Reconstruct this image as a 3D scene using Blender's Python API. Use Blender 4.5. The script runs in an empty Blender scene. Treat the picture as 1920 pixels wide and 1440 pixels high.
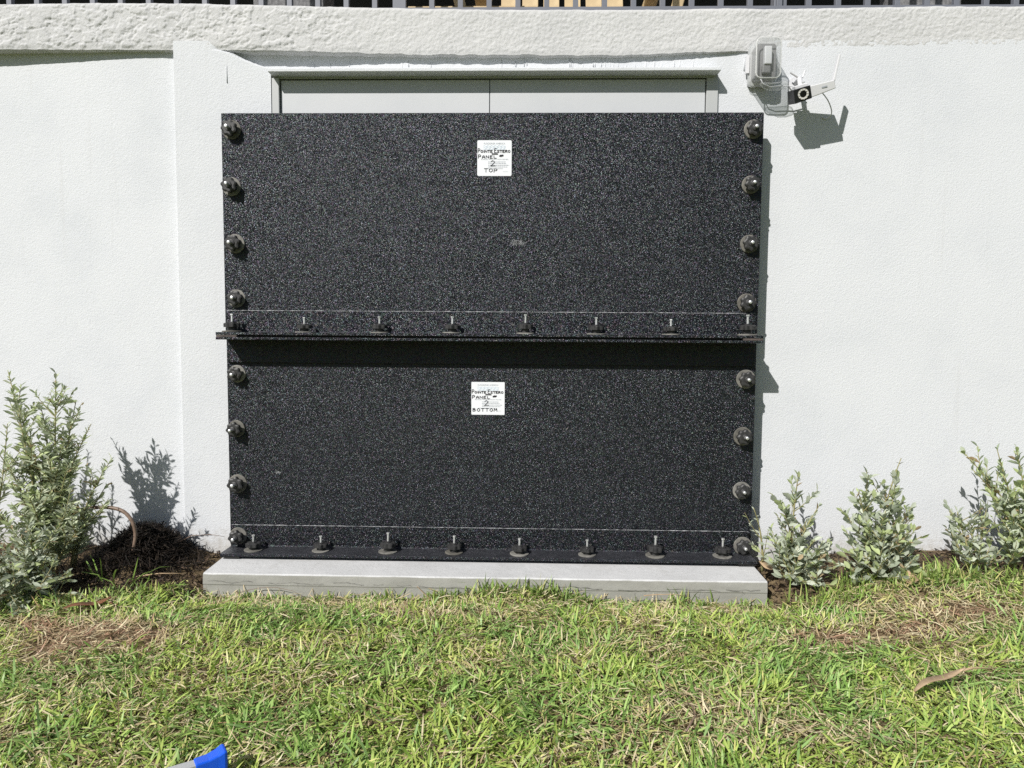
import bpy, math, random
import numpy as np
from mathutils import Vector, Matrix

random.seed(7)
rng = np.random.default_rng(11)
scene = bpy.context.scene
col = scene.collection

# ------------------------------------------------------------------ camera
cam_data = bpy.data.cameras.new("camera")
cam_data.sensor_fit = 'HORIZONTAL'
cam_data.sensor_width = 36.0
cam_data.lens = 36.0 * 1332.0 / 1920.0
cam_data.clip_start = 0.05
cam_data.clip_end = 2000
cam = bpy.data.objects.new("camera", cam_data)
col.objects.link(cam)
cam.matrix_world = Matrix(((0.9996, -0.0085, 0.0261, 0.0),
                           (0.0266, 0.0681, -0.9973, -2.95),
                           (0.0067, 0.9976, 0.0683, 0.95),
                           (0, 0, 0, 1)))
scene.camera = cam

# ------------------------------------------------------------------ sky, sun, exposure
sun_to = Vector((-0.65, -1.0, 0.98)).normalized()      # towards the sun
el = math.asin(sun_to.z)
az = math.atan2(sun_to.x, sun_to.y)
world = bpy.data.worlds.new("World")
scene.world = world
world.use_nodes = True
wn = world.node_tree.nodes
bg = wn["Background"]
sky_tex = wn.new("ShaderNodeTexSky")
sky_tex.sky_type = 'NISHITA'
sky_tex.sun_disc = False
sky_tex.sun_elevation = el
sky_tex.sun_rotation = az % (2 * math.pi)
world.node_tree.links.new(sky_tex.outputs[0], bg.inputs[0])
bg.inputs[1].default_value = 0.052
sun_data = bpy.data.lights.new("sun", 'SUN')
sun_data.energy = 5.0
sun_data.angle = math.radians(0.5)
sun_data.color = (1.0, 0.965, 0.915)
sun = bpy.data.objects.new("sun", sun_data)
col.objects.link(sun)
sun.rotation_euler = sun_to.to_track_quat('Z', 'Y').to_euler()
scene.view_settings.view_transform = 'Standard'
scene.view_settings.look = 'None'
scene.view_settings.exposure = 0.02
scene.view_settings.gamma = 1.0
scene.view_settings.use_curve_mapping = False
scene.cycles.use_denoising = False
scene.cycles.max_bounces = 6
scene.cycles.diffuse_bounces = 2
scene.cycles.transmission_bounces = 6
scene.cycles.caustics_refractive = False

# ------------------------------------------------------------------ materials
class NT:
    def __init__(self, name):
        self.m = bpy.data.materials.new(name)
        self.m.use_nodes = True
        self.n = self.m.node_tree.nodes
        self.b = self.n["Principled BSDF"]
        self.l = self.m.node_tree.links
        self.tc = self.n.new("ShaderNodeTexCoord").outputs['Object']
    def noise(self, scale, detail=2.0, rough=0.5, vec=None, dist=0.0):
        t = self.n.new("ShaderNodeTexNoise")
        t.inputs['Scale'].default_value = scale
        t.inputs['Detail'].default_value = detail
        t.inputs['Roughness'].default_value = rough
        t.inputs['Distortion'].default_value = dist
        self.l.new(vec or self.tc, t.inputs['Vector'])
        return t
    def voro(self, scale, vec=None, feature='F1'):
        t = self.n.new("ShaderNodeTexVoronoi")
        t.feature = feature
        t.inputs['Scale'].default_value = scale
        self.l.new(vec or self.tc, t.inputs['Vector'])
        return t
    def mapping(self, scale):
        t = self.n.new("ShaderNodeMapping")
        t.inputs['Scale'].default_value = scale
        self.l.new(self.tc, t.inputs['Vector'])
        return t.outputs[0]
    def ramp(self, src, stops):
        r = self.n.new("ShaderNodeValToRGB")
        e = r.color_ramp.elements
        while len(e) < len(stops):
            e.new(0.5)
        for k, (p, c) in enumerate(stops):
            e[k].position = p
            e[k].color = (*c, 1) if len(c) == 3 else c
        self.l.new(src, r.inputs[0])
        return r.outputs[0]
    def mix(self, fac, a, b, mode='MIX'):
        x = self.n.new("ShaderNodeMixRGB")
        x.blend_type = mode
        for i, v in ((0, fac), (1, a), (2, b)):
            if isinstance(v, (int, float)):
                x.inputs[i].default_value = v
            elif isinstance(v, tuple):
                x.inputs[i].default_value = (*v, 1)
            else:
                self.l.new(v, x.inputs[i])
        return x.outputs[0]
    def math(self, op, a, b):
        x = self.n.new("ShaderNodeMath")
        x.operation = op
        for i, v in ((0, a), (1, b)):
            if isinstance(v, (int, float)):
                x.inputs[i].default_value = v
            else:
                self.l.new(v, x.inputs[i])
        return x.outputs[0]
    def bump(self, h, strength, dist, prev=None):
        x = self.n.new("ShaderNodeBump")
        x.inputs['Strength'].default_value = strength
        x.inputs['Distance'].default_value = dist
        self.l.new(h, x.inputs['Height'])
        if prev:
            self.l.new(prev, x.inputs['Normal'])
        self.l.new(x.outputs[0], self.b.inputs['Normal'])
        return x.outputs[0]
    def set(self, **kw):
        for k, v in kw.items():
            k = k.replace('_', ' ')
            s = self.b.inputs[k]
            if isinstance(v, bpy.types.NodeSocket):
                self.l.new(v, s)
            elif isinstance(v, tuple):
                s.default_value = (*v, 1)
            else:
                s.default_value = v
        return self

M = {}

t = NT("stucco_paint")
c = t.ramp(t.noise(2.3, 6, .65).outputs[0], [(.28, (.605, .628, .662)), (.5, (.655, .675, .705)), (.72, (.675, .694, .722))])
c = t.mix(t.ramp(t.noise(9, 6, .7).outputs[0], [(.62, (0, 0, 0)), (.8, (.25, .25, .25))]), c, (.55, .55, .54))
sx = t.n.new("ShaderNodeSeparateXYZ"); t.l.new(t.tc, sx.inputs[0])
spl = t.math('ADD', t.math('MULTIPLY', sx.outputs[2], 3.2), t.math('MULTIPLY', t.noise(38, 5, .75).outputs[0], 1.1))
c = t.mix(t.ramp(spl, [(.62, (.55, .55, .55)), (.98, (0, 0, 0))]), c, (.36, .33, .28))          # soil splash at the foot
runs = t.noise(1.0, 4, .6, t.mapping((26, 26, 1.1)))
c = t.mix(t.ramp(runs.outputs[0], [(.60, (0, 0, 0)), (.75, (.22, .22, .22))]), c, (.50, .50, .49))   # rain runs
t.set(Base_Color=c, Roughness=.75, Specular_IOR_Level=.3)
b1 = t.bump(t.noise(70, 3, .6).outputs[0], .22, .004)
t.bump(t.noise(170, 3, .7).outputs[0], .65, .003, b1)
M['stucco'] = t.m

t = NT("rough_render_paint")
c = t.ramp(t.noise(3, 5, .6).outputs[0], [(.3, (.54, .545, .55)), (.7, (.61, .613, .615))])
c = t.mix(t.ramp(t.noise(30, 5, .7).outputs[0], [(.6, (0, 0, 0)), (.8, (.3, .3, .3))]), c, (.54, .53, .51))
t.set(Base_Color=c, Roughness=.8, Specular_IOR_Level=.25)
b1 = t.bump(t.noise(110, 4, .7).outputs[0], .45, .004)
t.bump(t.noise(300, 2, .6).outputs[0], .6, .002, b1)
M['render'] = t.m

t = NT("door_paint")
c = t.ramp(t.noise(4, 4, .6).outputs[0], [(.3, (.53, .55, .575)), (.7, (.575, .59, .61))])
t.set(Base_Color=c, Roughness=.5, Specular_IOR_Level=.4)
t.bump(t.noise(160, 2).outputs[0], .15, .001)
M['door'] = t.m
t = NT("frame_paint")
t.set(Base_Color=(.46, .475, .48), Roughness=.5)
M['frame'] = t.m

def panel_mat(name, dark):
    t = NT(name)
    v = t.voro(560)
    v2 = t.voro(1150)
    base = t.ramp(v2.outputs['Color'], [(0.0, (.0035, .004, .005)), (.6, (.006, .007, .009)), (.9, (.016, .018, .021)), (1.0, (.05, .053, .058))])
    blotch = t.ramp(t.noise(3.5, 4, .6).outputs[0], [(.35, (dark * .85,) * 3), (.65, (dark * 1.12,) * 3)])
    c = t.mix(1.0, base, blotch, 'MULTIPLY')
    # moulded grain: every granule has its own facing
    def vm(op, a, b):
        x = t.n.new("ShaderNodeVectorMath"); x.operation = op
        t.l.new(a, x.inputs[0])
        if isinstance(b, tuple): x.inputs[1].default_value = b
        elif b is not None: t.l.new(b, x.inputs[1])
        return x.outputs[0]
    d1 = vm('MULTIPLY', vm('SUBTRACT', v.outputs['Color'], (.5, .5, .5)), (1.0, 1.0, 1.0))
    d2 = vm('MULTIPLY', vm('SUBTRACT', v2.outputs['Color'], (.5, .5, .5)), (.5, .5, .5))
    g = t.n.new("ShaderNodeNewGeometry").outputs['Normal']
    nn = vm('NORMALIZE', vm('ADD', vm('ADD', g, d1), d2), None)
    t.l.new(nn, t.b.inputs['Normal'])
    tint = t.mix(.45, (.80, .87, 1.0), t.noise(110, 0).outputs['Color'])
    t.l.new(tint, t.b.inputs['Specular Tint'])
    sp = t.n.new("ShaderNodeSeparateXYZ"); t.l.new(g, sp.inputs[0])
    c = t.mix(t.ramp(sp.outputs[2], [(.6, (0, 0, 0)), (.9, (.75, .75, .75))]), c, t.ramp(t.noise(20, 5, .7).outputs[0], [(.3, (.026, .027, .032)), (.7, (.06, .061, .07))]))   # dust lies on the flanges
    rg = t.ramp(t.noise(2.2, 5, .65).outputs[0], [(.3, (.28, .28, .28)), (.7, (.39, .39, .39))])
    t.set(Base_Color=c, Roughness=rg, Specular_IOR_Level=.70)
    return t.m
M['panel'] = panel_mat("speckled_black_sheet", 1.0)
M['angle'] = panel_mat("speckled_black_angle", 0.8)

t = NT("scuffs_and_edge_highlight")
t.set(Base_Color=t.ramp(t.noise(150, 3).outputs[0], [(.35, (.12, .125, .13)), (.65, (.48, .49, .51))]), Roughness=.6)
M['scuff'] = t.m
t = NT("rubber_gasket")
t.set(Base_Color=(.02, .02, .02), Roughness=.8)
M['gasket'] = t.m
t = NT("shim_block")
t.set(Base_Color=t.ramp(t.noise(60, 4).outputs[0], [(.3, (.05, .04, .038)), (.7, (.12, .095, .085))]), Roughness=.8)
M['shim'] = t.m

t = NT("washer_grey")
c = t.ramp(t.noise(45, 5, .7).outputs[0], [(.3, (.10, .098, .09)), (.7, (.25, .245, .225))])
oi = t.n.new('ShaderNodeObjectInfo')
c = t.mix(1.0, c, t.ramp(oi.outputs['Random'], [(0, (.6, .58, .54)), (1, (1.25, 1.25, 1.25))]), 'MULTIPLY')
t.set(Base_Color=c, Roughness=.72)
t.bump(t.noise(300, 2).outputs[0], .3, .001)
M['washer'] = t.m

t = NT("knob_plastic")
c = t.ramp(t.noise(60, 4, .7).outputs[0], [(.35, (.018, .018, .019)), (.75, (.05, .05, .05))])
t.set(Base_Color=c, Roughness=.5)
t.bump(t.noise(220, 2).outputs[0], .3, .001)
M['knob'] = t.m

t = NT("zinc_steel")
t.set(Base_Color=(.82, .83, .84), Metallic=.8, Roughness=.42)
M['zinc'] = t.m

t = NT("concrete")
mp = t.mapping((2.0, 4.0, 6.0))
c = t.ramp(t.noise(3, 6, .65, mp).outputs[0], [(.3, (.275, .275, .25)), (.7, (.375, .375, .348))])
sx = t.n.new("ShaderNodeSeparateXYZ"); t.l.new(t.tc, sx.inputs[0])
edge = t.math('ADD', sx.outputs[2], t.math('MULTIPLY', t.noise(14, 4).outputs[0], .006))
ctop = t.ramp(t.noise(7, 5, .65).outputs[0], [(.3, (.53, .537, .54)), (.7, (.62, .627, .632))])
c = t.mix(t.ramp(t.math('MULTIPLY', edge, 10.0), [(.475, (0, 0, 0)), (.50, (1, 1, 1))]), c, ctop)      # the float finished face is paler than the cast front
c = t.mix(t.ramp(t.noise(5, 6, .75).outputs[0], [(.55, (0, 0, 0)), (.75, (.35, .35, .35))]), c, (.34, .33, .29))
c = t.mix(t.ramp(t.noise(120, 3, .7).outputs[0], [(.55, (0, 0, 0)), (.75, (.5, .5, .5))]), c, (.28, .27, .245))
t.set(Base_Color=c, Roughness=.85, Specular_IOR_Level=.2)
b1 = t.bump(t.noise(30, 5, .7).outputs[0], .35, .006)
t.bump(t.noise(260, 3, .7).outputs[0], .4, .002, b1)
M['concrete'] = t.m
t = NT("crack")
t.set(Base_Color=(.07, .065, .06), Roughness=.9)
M['crack'] = t.m

t = NT("sticker_paper")
t.set(Base_Color=(.80, .82, .86), Roughness=.35, Specular_IOR_Level=.4)
M['paper'] = t.m
t = NT("marker_ink")
t.set(Base_Color=(.012, .01, .016), Roughness=.5)
M['ink'] = t.m
t = NT("printed_grey")
t.set(Base_Color=(.36, .39, .43), Roughness=.5)
M['print'] = t.m
t = NT("printed_blue")
t.set(Base_Color=(.55, .67, .78), Roughness=.5)
M['blueprint'] = t.m

t = NT("white_plastic")
t.set(Base_Color=(.66, .665, .69), Roughness=.4)
M['wplastic'] = t.m
t = NT("black_plastic")
t.set(Base_Color=(.012, .013, .015), Roughness=.3)
M['bplastic'] = t.m
t = NT("lens_glass")
t.set(Base_Color=(.006, .006, .008), Roughness=.08)
M['lens'] = t.m
t = NT("led_ring")
t.set(Base_Color=(.55, .54, .48), Roughness=.3)
M['led'] = t.m
t = NT("grey_plastic")
t.set(Base_Color=(.22, .22, .225), Roughness=.5)
M['gplastic'] = t.m
t = NT("pale_grey_plastic")
t.set(Base_Color=(.60, .605, .61), Roughness=.5)
M['gplastic2'] = t.m
t = NT("clear_plastic")
t.set(Base_Color=(.85, .86, .86), Roughness=.12, Specular_IOR_Level=.6)
t.bump(t.noise(35, 2).outputs[0], .15, .003)
tr = t.n.new("ShaderNodeBsdfTransparent"); tr.inputs[0].default_value = (.93, .94, .94, 1)
lw = t.n.new("ShaderNodeLayerWeight"); lw.inputs[0].default_value = .25
mx = t.n.new("ShaderNodeMixShader")
t.l.new(t.math('ADD', t.math('MULTIPLY', lw.outputs['Facing'], .70), .05), mx.inputs[0])
t.l.new(tr.outputs[0], mx.inputs[1]); t.l.new(t.b.outputs[0], mx.inputs[2])
t.l.new(mx.outputs[0], t.n["Material Output"].inputs[0])
M['clear'] = t.m
t = NT("rim_highlight_plastic")
t.set(Base_Color=(.80, .81, .80), Roughness=.3)
tr = t.n.new("ShaderNodeBsdfTransparent")
mx = t.n.new("ShaderNodeMixShader"); mx.inputs[0].default_value = .6
t.l.new(tr.outputs[0], mx.inputs[1]); t.l.new(t.b.outputs[0], mx.inputs[2])
t.l.new(mx.outputs[0], t.n["Material Output"].inputs[0])
M['rim_highlight'] = t.m
t = NT("cable_grey")
t.set(Base_Color=(.35, .35, .35), Roughness=.5)
M['cable'] = t.m

t = NT("railing_paint")
t.set(Base_Color=(.16, .17, .20), Roughness=.45)
M['rail'] = t.m
t = NT("dark_screen")
t.set(Base_Color=t.ramp(t.noise(1.5, 3).outputs[0], [(.4, (.012, .013, .016)), (.6, (.03, .032, .035))]), Roughness=.6)
M['screen'] = t.m
t = NT("grey_column_stucco")
t.set(Base_Color=t.ramp(t.noise(60, 4, .7).outputs[0], [(.35, (.10, .10, .105)), (.7, (.26, .26, .265))]), Roughness=.85)
M['column'] = t.m
t = NT("tan_wood")
t.set(Base_Color=t.ramp(t.noise(12, 4).outputs[0], [(.3, (.42, .31, .17)), (.7, (.60, .47, .28))]), Roughness=.6)
M['tan'] = t.m
t = NT("deck")
t.set(Base_Color=(.22, .21, .2), Roughness=.85)
M['deck'] = t.m

t = NT("soil")
c = t.ramp(t.noise(28, 6, .7).outputs[0], [(.3, (.10, .073, .044)), (.55, (.24, .18, .105)), (.8, (.42, .335, .21))])
g = t.ramp(t.noise(60, 5, .7).outputs[0], [(.3, (.05, .075, .02)), (.7, (.15, .19, .06))])
far = t.ramp(t.n.new("ShaderNodeObjectInfo").outputs['Random'], [(0, (0, 0, 0)), (1, (0, 0, 0))])
geo = t.n.new("ShaderNodeVectorMath"); geo.operation = 'LENGTH'
t.l.new(t.tc, geo.inputs[0])
fr = t.ramp(t.math('MULTIPLY', geo.outputs['Value'], .1), [(.28, (0, 0, 0)), (.36, (1, 1, 1))])
c = t.mix(fr, c, g)
t.set(Base_Color=c, Roughness=.95, Specular_IOR_Level=.1)
t.bump(t.noise(120, 5, .7).outputs[0], .8, .012)
M['soil'] = t.m

def attr_mat(name, rough, trans, bumpy=0):
    t = NT(name)
    a = t.n.new("ShaderNodeAttribute"); a.attribute_name = "tone"
    t.set(Base_Color=a.outputs['Color'], Roughness=rough, Specular_IOR_Level=.35)
    if trans:
        tr = t.n.new("ShaderNodeBsdfTranslucent")
        t.l.new(a.outputs['Color'], tr.inputs[0])
        mx = t.n.new("ShaderNodeMixShader"); mx.inputs[0].default_value = trans
        t.l.new(t.b.outputs[0], mx.inputs[1]); t.l.new(tr.outputs[0], mx.inputs[2])
        t.l.new(mx.outputs[0], t.n["Material Output"].inputs[0])
    return t.m
M['grass'] = attr_mat("grass_blade", .42, .25)
M['leaf'] = attr_mat("silvery_leaf", .6, .32)
M['chip'] = attr_mat("mulch_chip", .8, 0)

t = NT("stem_bark")
t.set(Base_Color=t.ramp(t.noise(60, 3).outputs[0], [(.3, (.20, .19, .08)), (.7, (.36, .33, .16))]), Roughness=.7)
M['stem'] = t.m
t = NT("dry_leaf_brown")
t.set(Base_Color=t.ramp(t.noise(40, 4).outputs[0], [(.3, (.34, .23, .135)), (.7, (.55, .41, .26))]), Roughness=.7)
M['dry'] = t.m
t = NT("red_bark_brown")
t.set(Base_Color=t.ramp(t.noise(40, 4).outputs[0], [(.3, (.13, .05, .025)), (.7, (.27, .12, .06))]), Roughness=.7)
M['bark'] = t.m
t = NT("brown_pipe_plastic")
t.set(Base_Color=t.ramp(t.noise(25, 3).outputs[0], [(.3, (.13, .085, .06)), (.7, (.24, .17, .13))]), Roughness=.5)
M['pipe'] = t.m
t = NT("aluminium")
t.set(Base_Color=(.62, .63, .64), Metallic=.55, Roughness=.42)
t.bump(t.noise(90, 3, .6, t.mapping((1, 1, 12))).outputs[0], .1, .001)
M['alu'] = t.m
t = NT("blue_plastic")
t.set(Base_Color=(.008, .10, .72), Roughness=.38)
M['blue'] = t.m

# ------------------------------------------------------------------ mesh helpers
class MB:
    def __init__(self):
        self.v = []; self.f = []
    def add(self, vs, fs):
        o = len(self.v)
        self.v += [tuple(p) for p in vs]
        self.f += [tuple(i + o for i in q) for q in fs]
        return self
    def box(self, x0, x1, y0, y1, z0, z1, mat=None):
        vs = [(x, y, z) for x in (x0, x1) for y in (y0, y1) for z in (z0, z1)]
        if mat is not None:
            vs = [mat @ Vector(p) for p in vs]
        return self.add(vs, [(0, 1, 3, 2), (4, 6, 7, 5), (0, 4, 5, 1), (2, 3, 7, 6), (0, 2, 6, 4), (1, 5, 7, 3)])
    def tube(self, pts, r, n=8, cap=True):
        pts = [Vector(p) for p in pts]
        rs = r if isinstance(r, (list, tuple)) else [r] * len(pts)
        vs = []; up = None
        for i, p in enumerate(pts):
            d = (pts[min(i + 1, len(pts) - 1)] - pts[max(i - 1, 0)]).normalized()
            if up is None:
                up = d.orthogonal().normalized()
            up = (up - d * up.dot(d)).normalized()
            w = d.cross(up)
            for k in range(n):
                a = 2 * math.pi * k / n
                vs.append(p + (up * math.cos(a) + w * math.sin(a)) * rs[i])
        fs = []
        for i in range(len(pts) - 1):
            for k in range(n):
                a = i * n + k; b = i * n + (k + 1) % n
                fs.append((a, b, b + n, a + n))
        if cap:
            fs.append(tuple(range(n - 1, -1, -1)))
            fs.append(tuple(range((len(pts) - 1) * n, len(pts) * n)))
        return self.add(vs, fs)
    def prism(self, outline, h0, h1, mat=None, bev=0.0):
        """outline in local xy, extruded along local z, with a small top bevel"""
        n = len(outline)
        rings = [(1.0, h0)]
        if bev:
            rings += [(1.0, h1 - bev), (1.0 - bev * 2.2 / max(abs(c) for p in outline for c in p), h1)]
        else:
            rings += [(1.0, h1)]
        vs = [Vector((x * s, y * s, h)) for s, h in rings for x, y in outline]
        if mat is not None:
            vs = [mat @ p for p in vs]
        fs = [tuple(range(n - 1, -1, -1)), tuple(range(n * (len(rings) - 1), n * len(rings)))]
        for r in range(len(rings) - 1):
            for k in range(n):
                a = r * n + k; b = r * n + (k + 1) % n
                fs.append((a, b, b + n, a + n))
        return self.add(vs, fs)
    def build(self, name, mat, parent=None, smooth=False, bevel=0.0):
        me = bpy.data.meshes.new(name)
        me.from_pydata(self.v, [], self.f)
        me.materials.append(mat)
        me.validate()
        if smooth:
            me.polygons.foreach_set('use_smooth', [True] * len(me.polygons))
        o = bpy.data.objects.new(name, me)
        col.objects.link(o)
        if parent is not None:
            o.parent = parent
        if bevel:
            m = o.modifiers.new("bevel", 'BEVEL'); m.width = bevel; m.segments = 2
            m.limit_method = 'ANGLE'; m.angle_limit = math.radians(40)
        return o

def np_obj(name, V, F, mat, parent=None, tone=None, smooth=False):
    """numpy mesh: V (n,3), F list of equal-length index arrays"""
    me = bpy.data.meshes.new(name)
    me.vertices.add(len(V)); me.vertices.foreach_set('co', np.asarray(V, np.float32).ravel())
    tot = sum(len(f) for f in F)
    loops = np.concatenate([np.asarray(f, np.int32).ravel() for f in F])
    lens = np.concatenate([np.full(len(f), f.shape[1], np.int32) for f in F])
    me.loops.add(len(loops)); me.loops.foreach_set('vertex_index', loops)
    me.polygons.add(tot)
    me.polygons.foreach_set('loop_start', np.concatenate([[0], np.cumsum(lens)[:-1]]).astype(np.int32))
    me.polygons.foreach_set('loop_total', lens)
    if smooth:
        me.polygons.foreach_set('use_smooth', np.ones(tot, bool))
    me.update(calc_edges=True)
    if tone is not None:
        a = me.color_attributes.new("tone", 'FLOAT_COLOR', 'POINT')
        a.data.foreach_set('color', np.c_[tone, np.ones(len(tone))].astype(np.float32).ravel())
    me.materials.append(mat)
    o = bpy.data.objects.new(name, me); col.objects.link(o)
    if parent is not None:
        o.parent = parent
    return o

def tag(o, label=None, cat=None, group=None, kind=None):
    if label: o['label'] = label
    if cat: o['category'] = cat
    if group: o['group'] = group
    if kind: o['kind'] = kind
    return o
def thing(name, label, cat, loc=(0, 0, 0), group=None):
    o = bpy.data.objects.new(name, None); col.objects.link(o)
    o.location = loc; o.empty_display_size = .1
    return tag(o, label, cat, group)

def vnoise(x, y, seed=0):
    """smooth value noise, 0..1"""
    x = np.asarray(x, float); y = np.asarray(y, float)
    xi = np.floor(x).astype(np.int64); yi = np.floor(y).astype(np.int64)
    fx = x - xi; fy = y - yi
    fx = fx * fx * (3 - 2 * fx); fy = fy * fy * (3 - 2 * fy)
    def h(a, b):
        n = (a * 374761393 + b * 668265263 + seed * 974634777) & 0xffffffff
        n = ((n ^ (n >> 13)) * 1274126177) & 0xffffffff
        return ((n ^ (n >> 16)) & 0xffff) / 65535.0
    return (h(xi, yi) * (1 - fx) + h(xi + 1, yi) * fx) * (1 - fy) + (h(xi, yi + 1) * (1 - fx) + h(xi + 1, yi + 1) * fx) * fy
def fbm(x, y, oct=4, seed=0, gain=.5):
    s = 0; a = 1; t = 0
    for k in range(oct):
        s = s + a * vnoise(x * 2 ** k, y * 2 ** k, seed + k); t += a; a *= gain
    return s / t
def sstep(a, b, x):
    t = np.clip((np.asarray(x, float) - a) / (b - a), 0, 1)
    return t * t * (3 - 2 * t)

def grid_faces(nx, nz, skip=None):
    i, k = np.meshgrid(np.arange(nx - 1), np.arange(nz - 1), indexing='ij')
    i = i.ravel(); k = k.ravel()
    a = i * nz + k
    F = np.stack([a, a + nz, a + nz + 1, a + 1], 1)
    if skip is not None:
        F = F[~skip[i, k]]
    return F

# ------------------------------------------------------------------ ground
def ground_h(x, y):
    x = np.asarray(x, float); y = np.asarray(y, float)
    h = 0.012 * (fbm(x * 3 + 9, y * 3 + 4, 3, 5) - .5)
    near = sstep(-1.0, -.18, y)
    h = h + .068 * sstep(.85, 1.5, x) * near
    h = h + .03 * sstep(-1.15, -1.5, x) * near
    # mulch mound left of the slab
    h = h + .115 * np.exp(-(((x + 1.55) / .125) ** 2 + ((y + .19) / .17) ** 2) ** 1.3)
    h = h - .040 * sstep(-.66, -.42, y) * sstep(-1.3, -1.2, x) * sstep(.98, .86, x) * (1 - .9 * np.exp(-((x + .05) / .26) ** 2))
    # thatch humps
    h = h + .02 * np.exp(-((x + 1.27) ** 2 + (y + .86) ** 2) / .02)
    return h * sstep(3.5, 2.4, np.abs(x)) * sstep(-4, -2.5, y)
xs = np.concatenate([[-900, -300, -100, -40, -15, -8, -5], np.arange(-3.4, 3.41, .04), [5, 8, 15, 40, 100, 300, 900]])
ys = np.concatenate([[-900, -300, -100, -40, -15, -8, -5.5], np.arange(-4, .01, .04), [2, 6, 15, 40, 100, 300, 900]])
GX, GY = np.meshgrid(xs, ys, indexing='ij')
GZ = ground_h(GX, np.minimum(GY, 0))
ground = np_obj("ground", np.c_[GX.ravel(), GY.ravel(), GZ.ravel()], [grid_faces(len(xs), len(ys))], M['soil'], smooth=True)
tag(ground, kind='structure')

# ------------------------------------------------------------------ building
building = thing("building", "white stucco building wall with a rough beam band and grey doors", "building", (0, 0, 0))
OX0, OX1, OZ1 = -1.062, 0.742, 1.996          # door opening
def wall_y(x, z):
    y = 0.002 * (fbm(x * 1.7, z * 1.7, 3, 3) - .5) * 2
    left = 0.040 - 0.030 * sstep(-2.4, -1.5, x)
    y = np.where(x < -1.4615, y + left, y)
    mid = (x >= -1.4615) & (x < -.9)
    y = np.where(mid, y - .020, y)
    # shallow hollow under the beam above the door
    cut = np.interp(x, [-1.27, -1.22, -1.17, -1.12, -1.07, -1.03], [2.097, 2.086, 2.062, 2.042, 2.028, 2.012])
    hollow = sstep(-1.30, -1.20, x) * (1 - sstep(.62, .76, x)) * sstep(cut - .0016, cut + .0016, z)
    dep = .032 - .018 * sstep(-.95, -.5, x) - .008 * sstep(-.3, .6, x)
    base_mid = np.where(mid, .020, 0)
    return y + hollow * (dep + base_mid)
xw = np.unique(np.round(np.concatenate([np.arange(-7, -2.6, .2), np.arange(-2.6, 2.6, .012), np.arange(2.6, 7.01, .2), [OX0, OX1, -1.4625, -1.4605, -.9001, -.8999]]), 4))
zw = np.unique(np.round(np.concatenate([[-.3], np.arange(-.1, 1.9, .02), np.arange(1.9, 2.0, .006), np.arange(2.0, 2.135, .003), [OZ1]]), 4))
WX, WZ = np.meshgrid(xw, zw, indexing='ij')
WY = wall_y(WX, WZ)
cx = (xw[1:] + xw[:-1]) / 2; cz = (zw[1:] + zw[:-1]) / 2
skip = ((cx > OX0) & (cx < OX1))[:, None] & (cz < OZ1)[None, :]
V = np.c_[WX.ravel(), WY.ravel(), WZ.ravel()]
F = grid_faces(len(xw), len(zw), skip)
n0 = len(V)
V = np.r_[V, np.array([  # reveals of the opening
    (OX0, -.022, -.2), (OX0, .10, -.2), (OX0, .10, OZ1), (OX0, -.022, OZ1),
    (OX1, .004, -.2), (OX1, .10, -.2), (OX1, .10, OZ1), (OX1, .004, OZ1),
    (OX0, .05, OZ1), (OX1, .05, OZ1), (OX1, .10, OZ1), (OX0, .10, OZ1)])]
F2 = np.array([(0, 1, 2, 3), (7, 6, 5, 4), (8, 9, 10, 11)]) + n0
wall = np_obj("wall", V, [F, F2], M['stucco'], building, smooth=False)
wall.data.polygons.foreach_set('use_smooth', np.ones(len(wall.data.polygons), bool))

# beam band with real relief
xb = np.concatenate([np.arange(-7, -2.6, .1), np.arange(-2.6, 2.6, .0034), np.arange(2.6, 7.01, .1)])
top_pts = np.array([(-7, 2.281), (-2.17, 2.281), (-1.8, 2.284), (-1.44, 2.281), (-1.12, 2.273), (-.77, 2.263), (-.43, 2.255), (-.09, 2.249), (.53, 2.246), (.72, 2.249), (1.18, 2.257), (1.57, 2.261), (1.92, 2.259), (7, 2.259)])
bot_pts = np.array([(-7, 2.102), (-2.18, 2.102), (-1.82, 2.099), (-1.46, 2.097), (-1.25, 2.097), (-1.03, 2.092), (-.86, 2.087), (-.64, 2.08), (-.43, 2.075), (-.09, 2.072), (.32, 2.07), (.74, 2.083), (1.06, 2.094), (1.47, 2.099), (1.93, 2.101), (7, 2.101)])
zt = np.interp(xb, top_pts[:, 0], top_pts[:, 1]) + .004 * (fbm(xb * 22, xb * 0, 3, 8) - .5)
zb = np.interp(xb, bot_pts[:, 0], bot_pts[:, 1]) + np.where((xb > -1.1) & (xb < .7), .010, .004) * (fbm(xb * 28, xb * 0 + 3, 4, 9) - .5)
NB = 56
u = np.linspace(0, 1, NB)
BX = np.repeat(xb[:, None], NB, 1)
BZ = zb[:, None] + (zt - zb)[:, None] * u[None, :]
q1 = fbm(BX * 26, BZ * 34, 4, 21, .6)
rid = np.abs(fbm(BX * 17 + 5, BZ * 24, 4, 33, .55) - .5) * 2
lump = fbm(BX * 78, BZ * 92, 3, 41, .55)
wl = sstep(-.5, -1.0, BX)
grit = fbm(BX * 150, BZ * 150, 2, 91, .6)
rel = wl * (.0034 * sstep(.46, .58, q1) + .0026 * np.minimum(rid, .10) / .10 + .0016 * lump + .0012 * grit) + (1 - wl) * (.0036 * lump + .0022 * grit + .002 * q1)
fade = .35 + .65 * sstep(0, .12, u)[None, :] * sstep(1.0, .94, u)[None, :]
flush = .016 * sstep(.75, 1.0, BX)
BY = -.012 - rel * fade + flush
Vb = np.c_[BX.ravel(), BY.ravel(), BZ.ravel()]
Fb = grid_faces(len(xb), NB)
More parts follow.
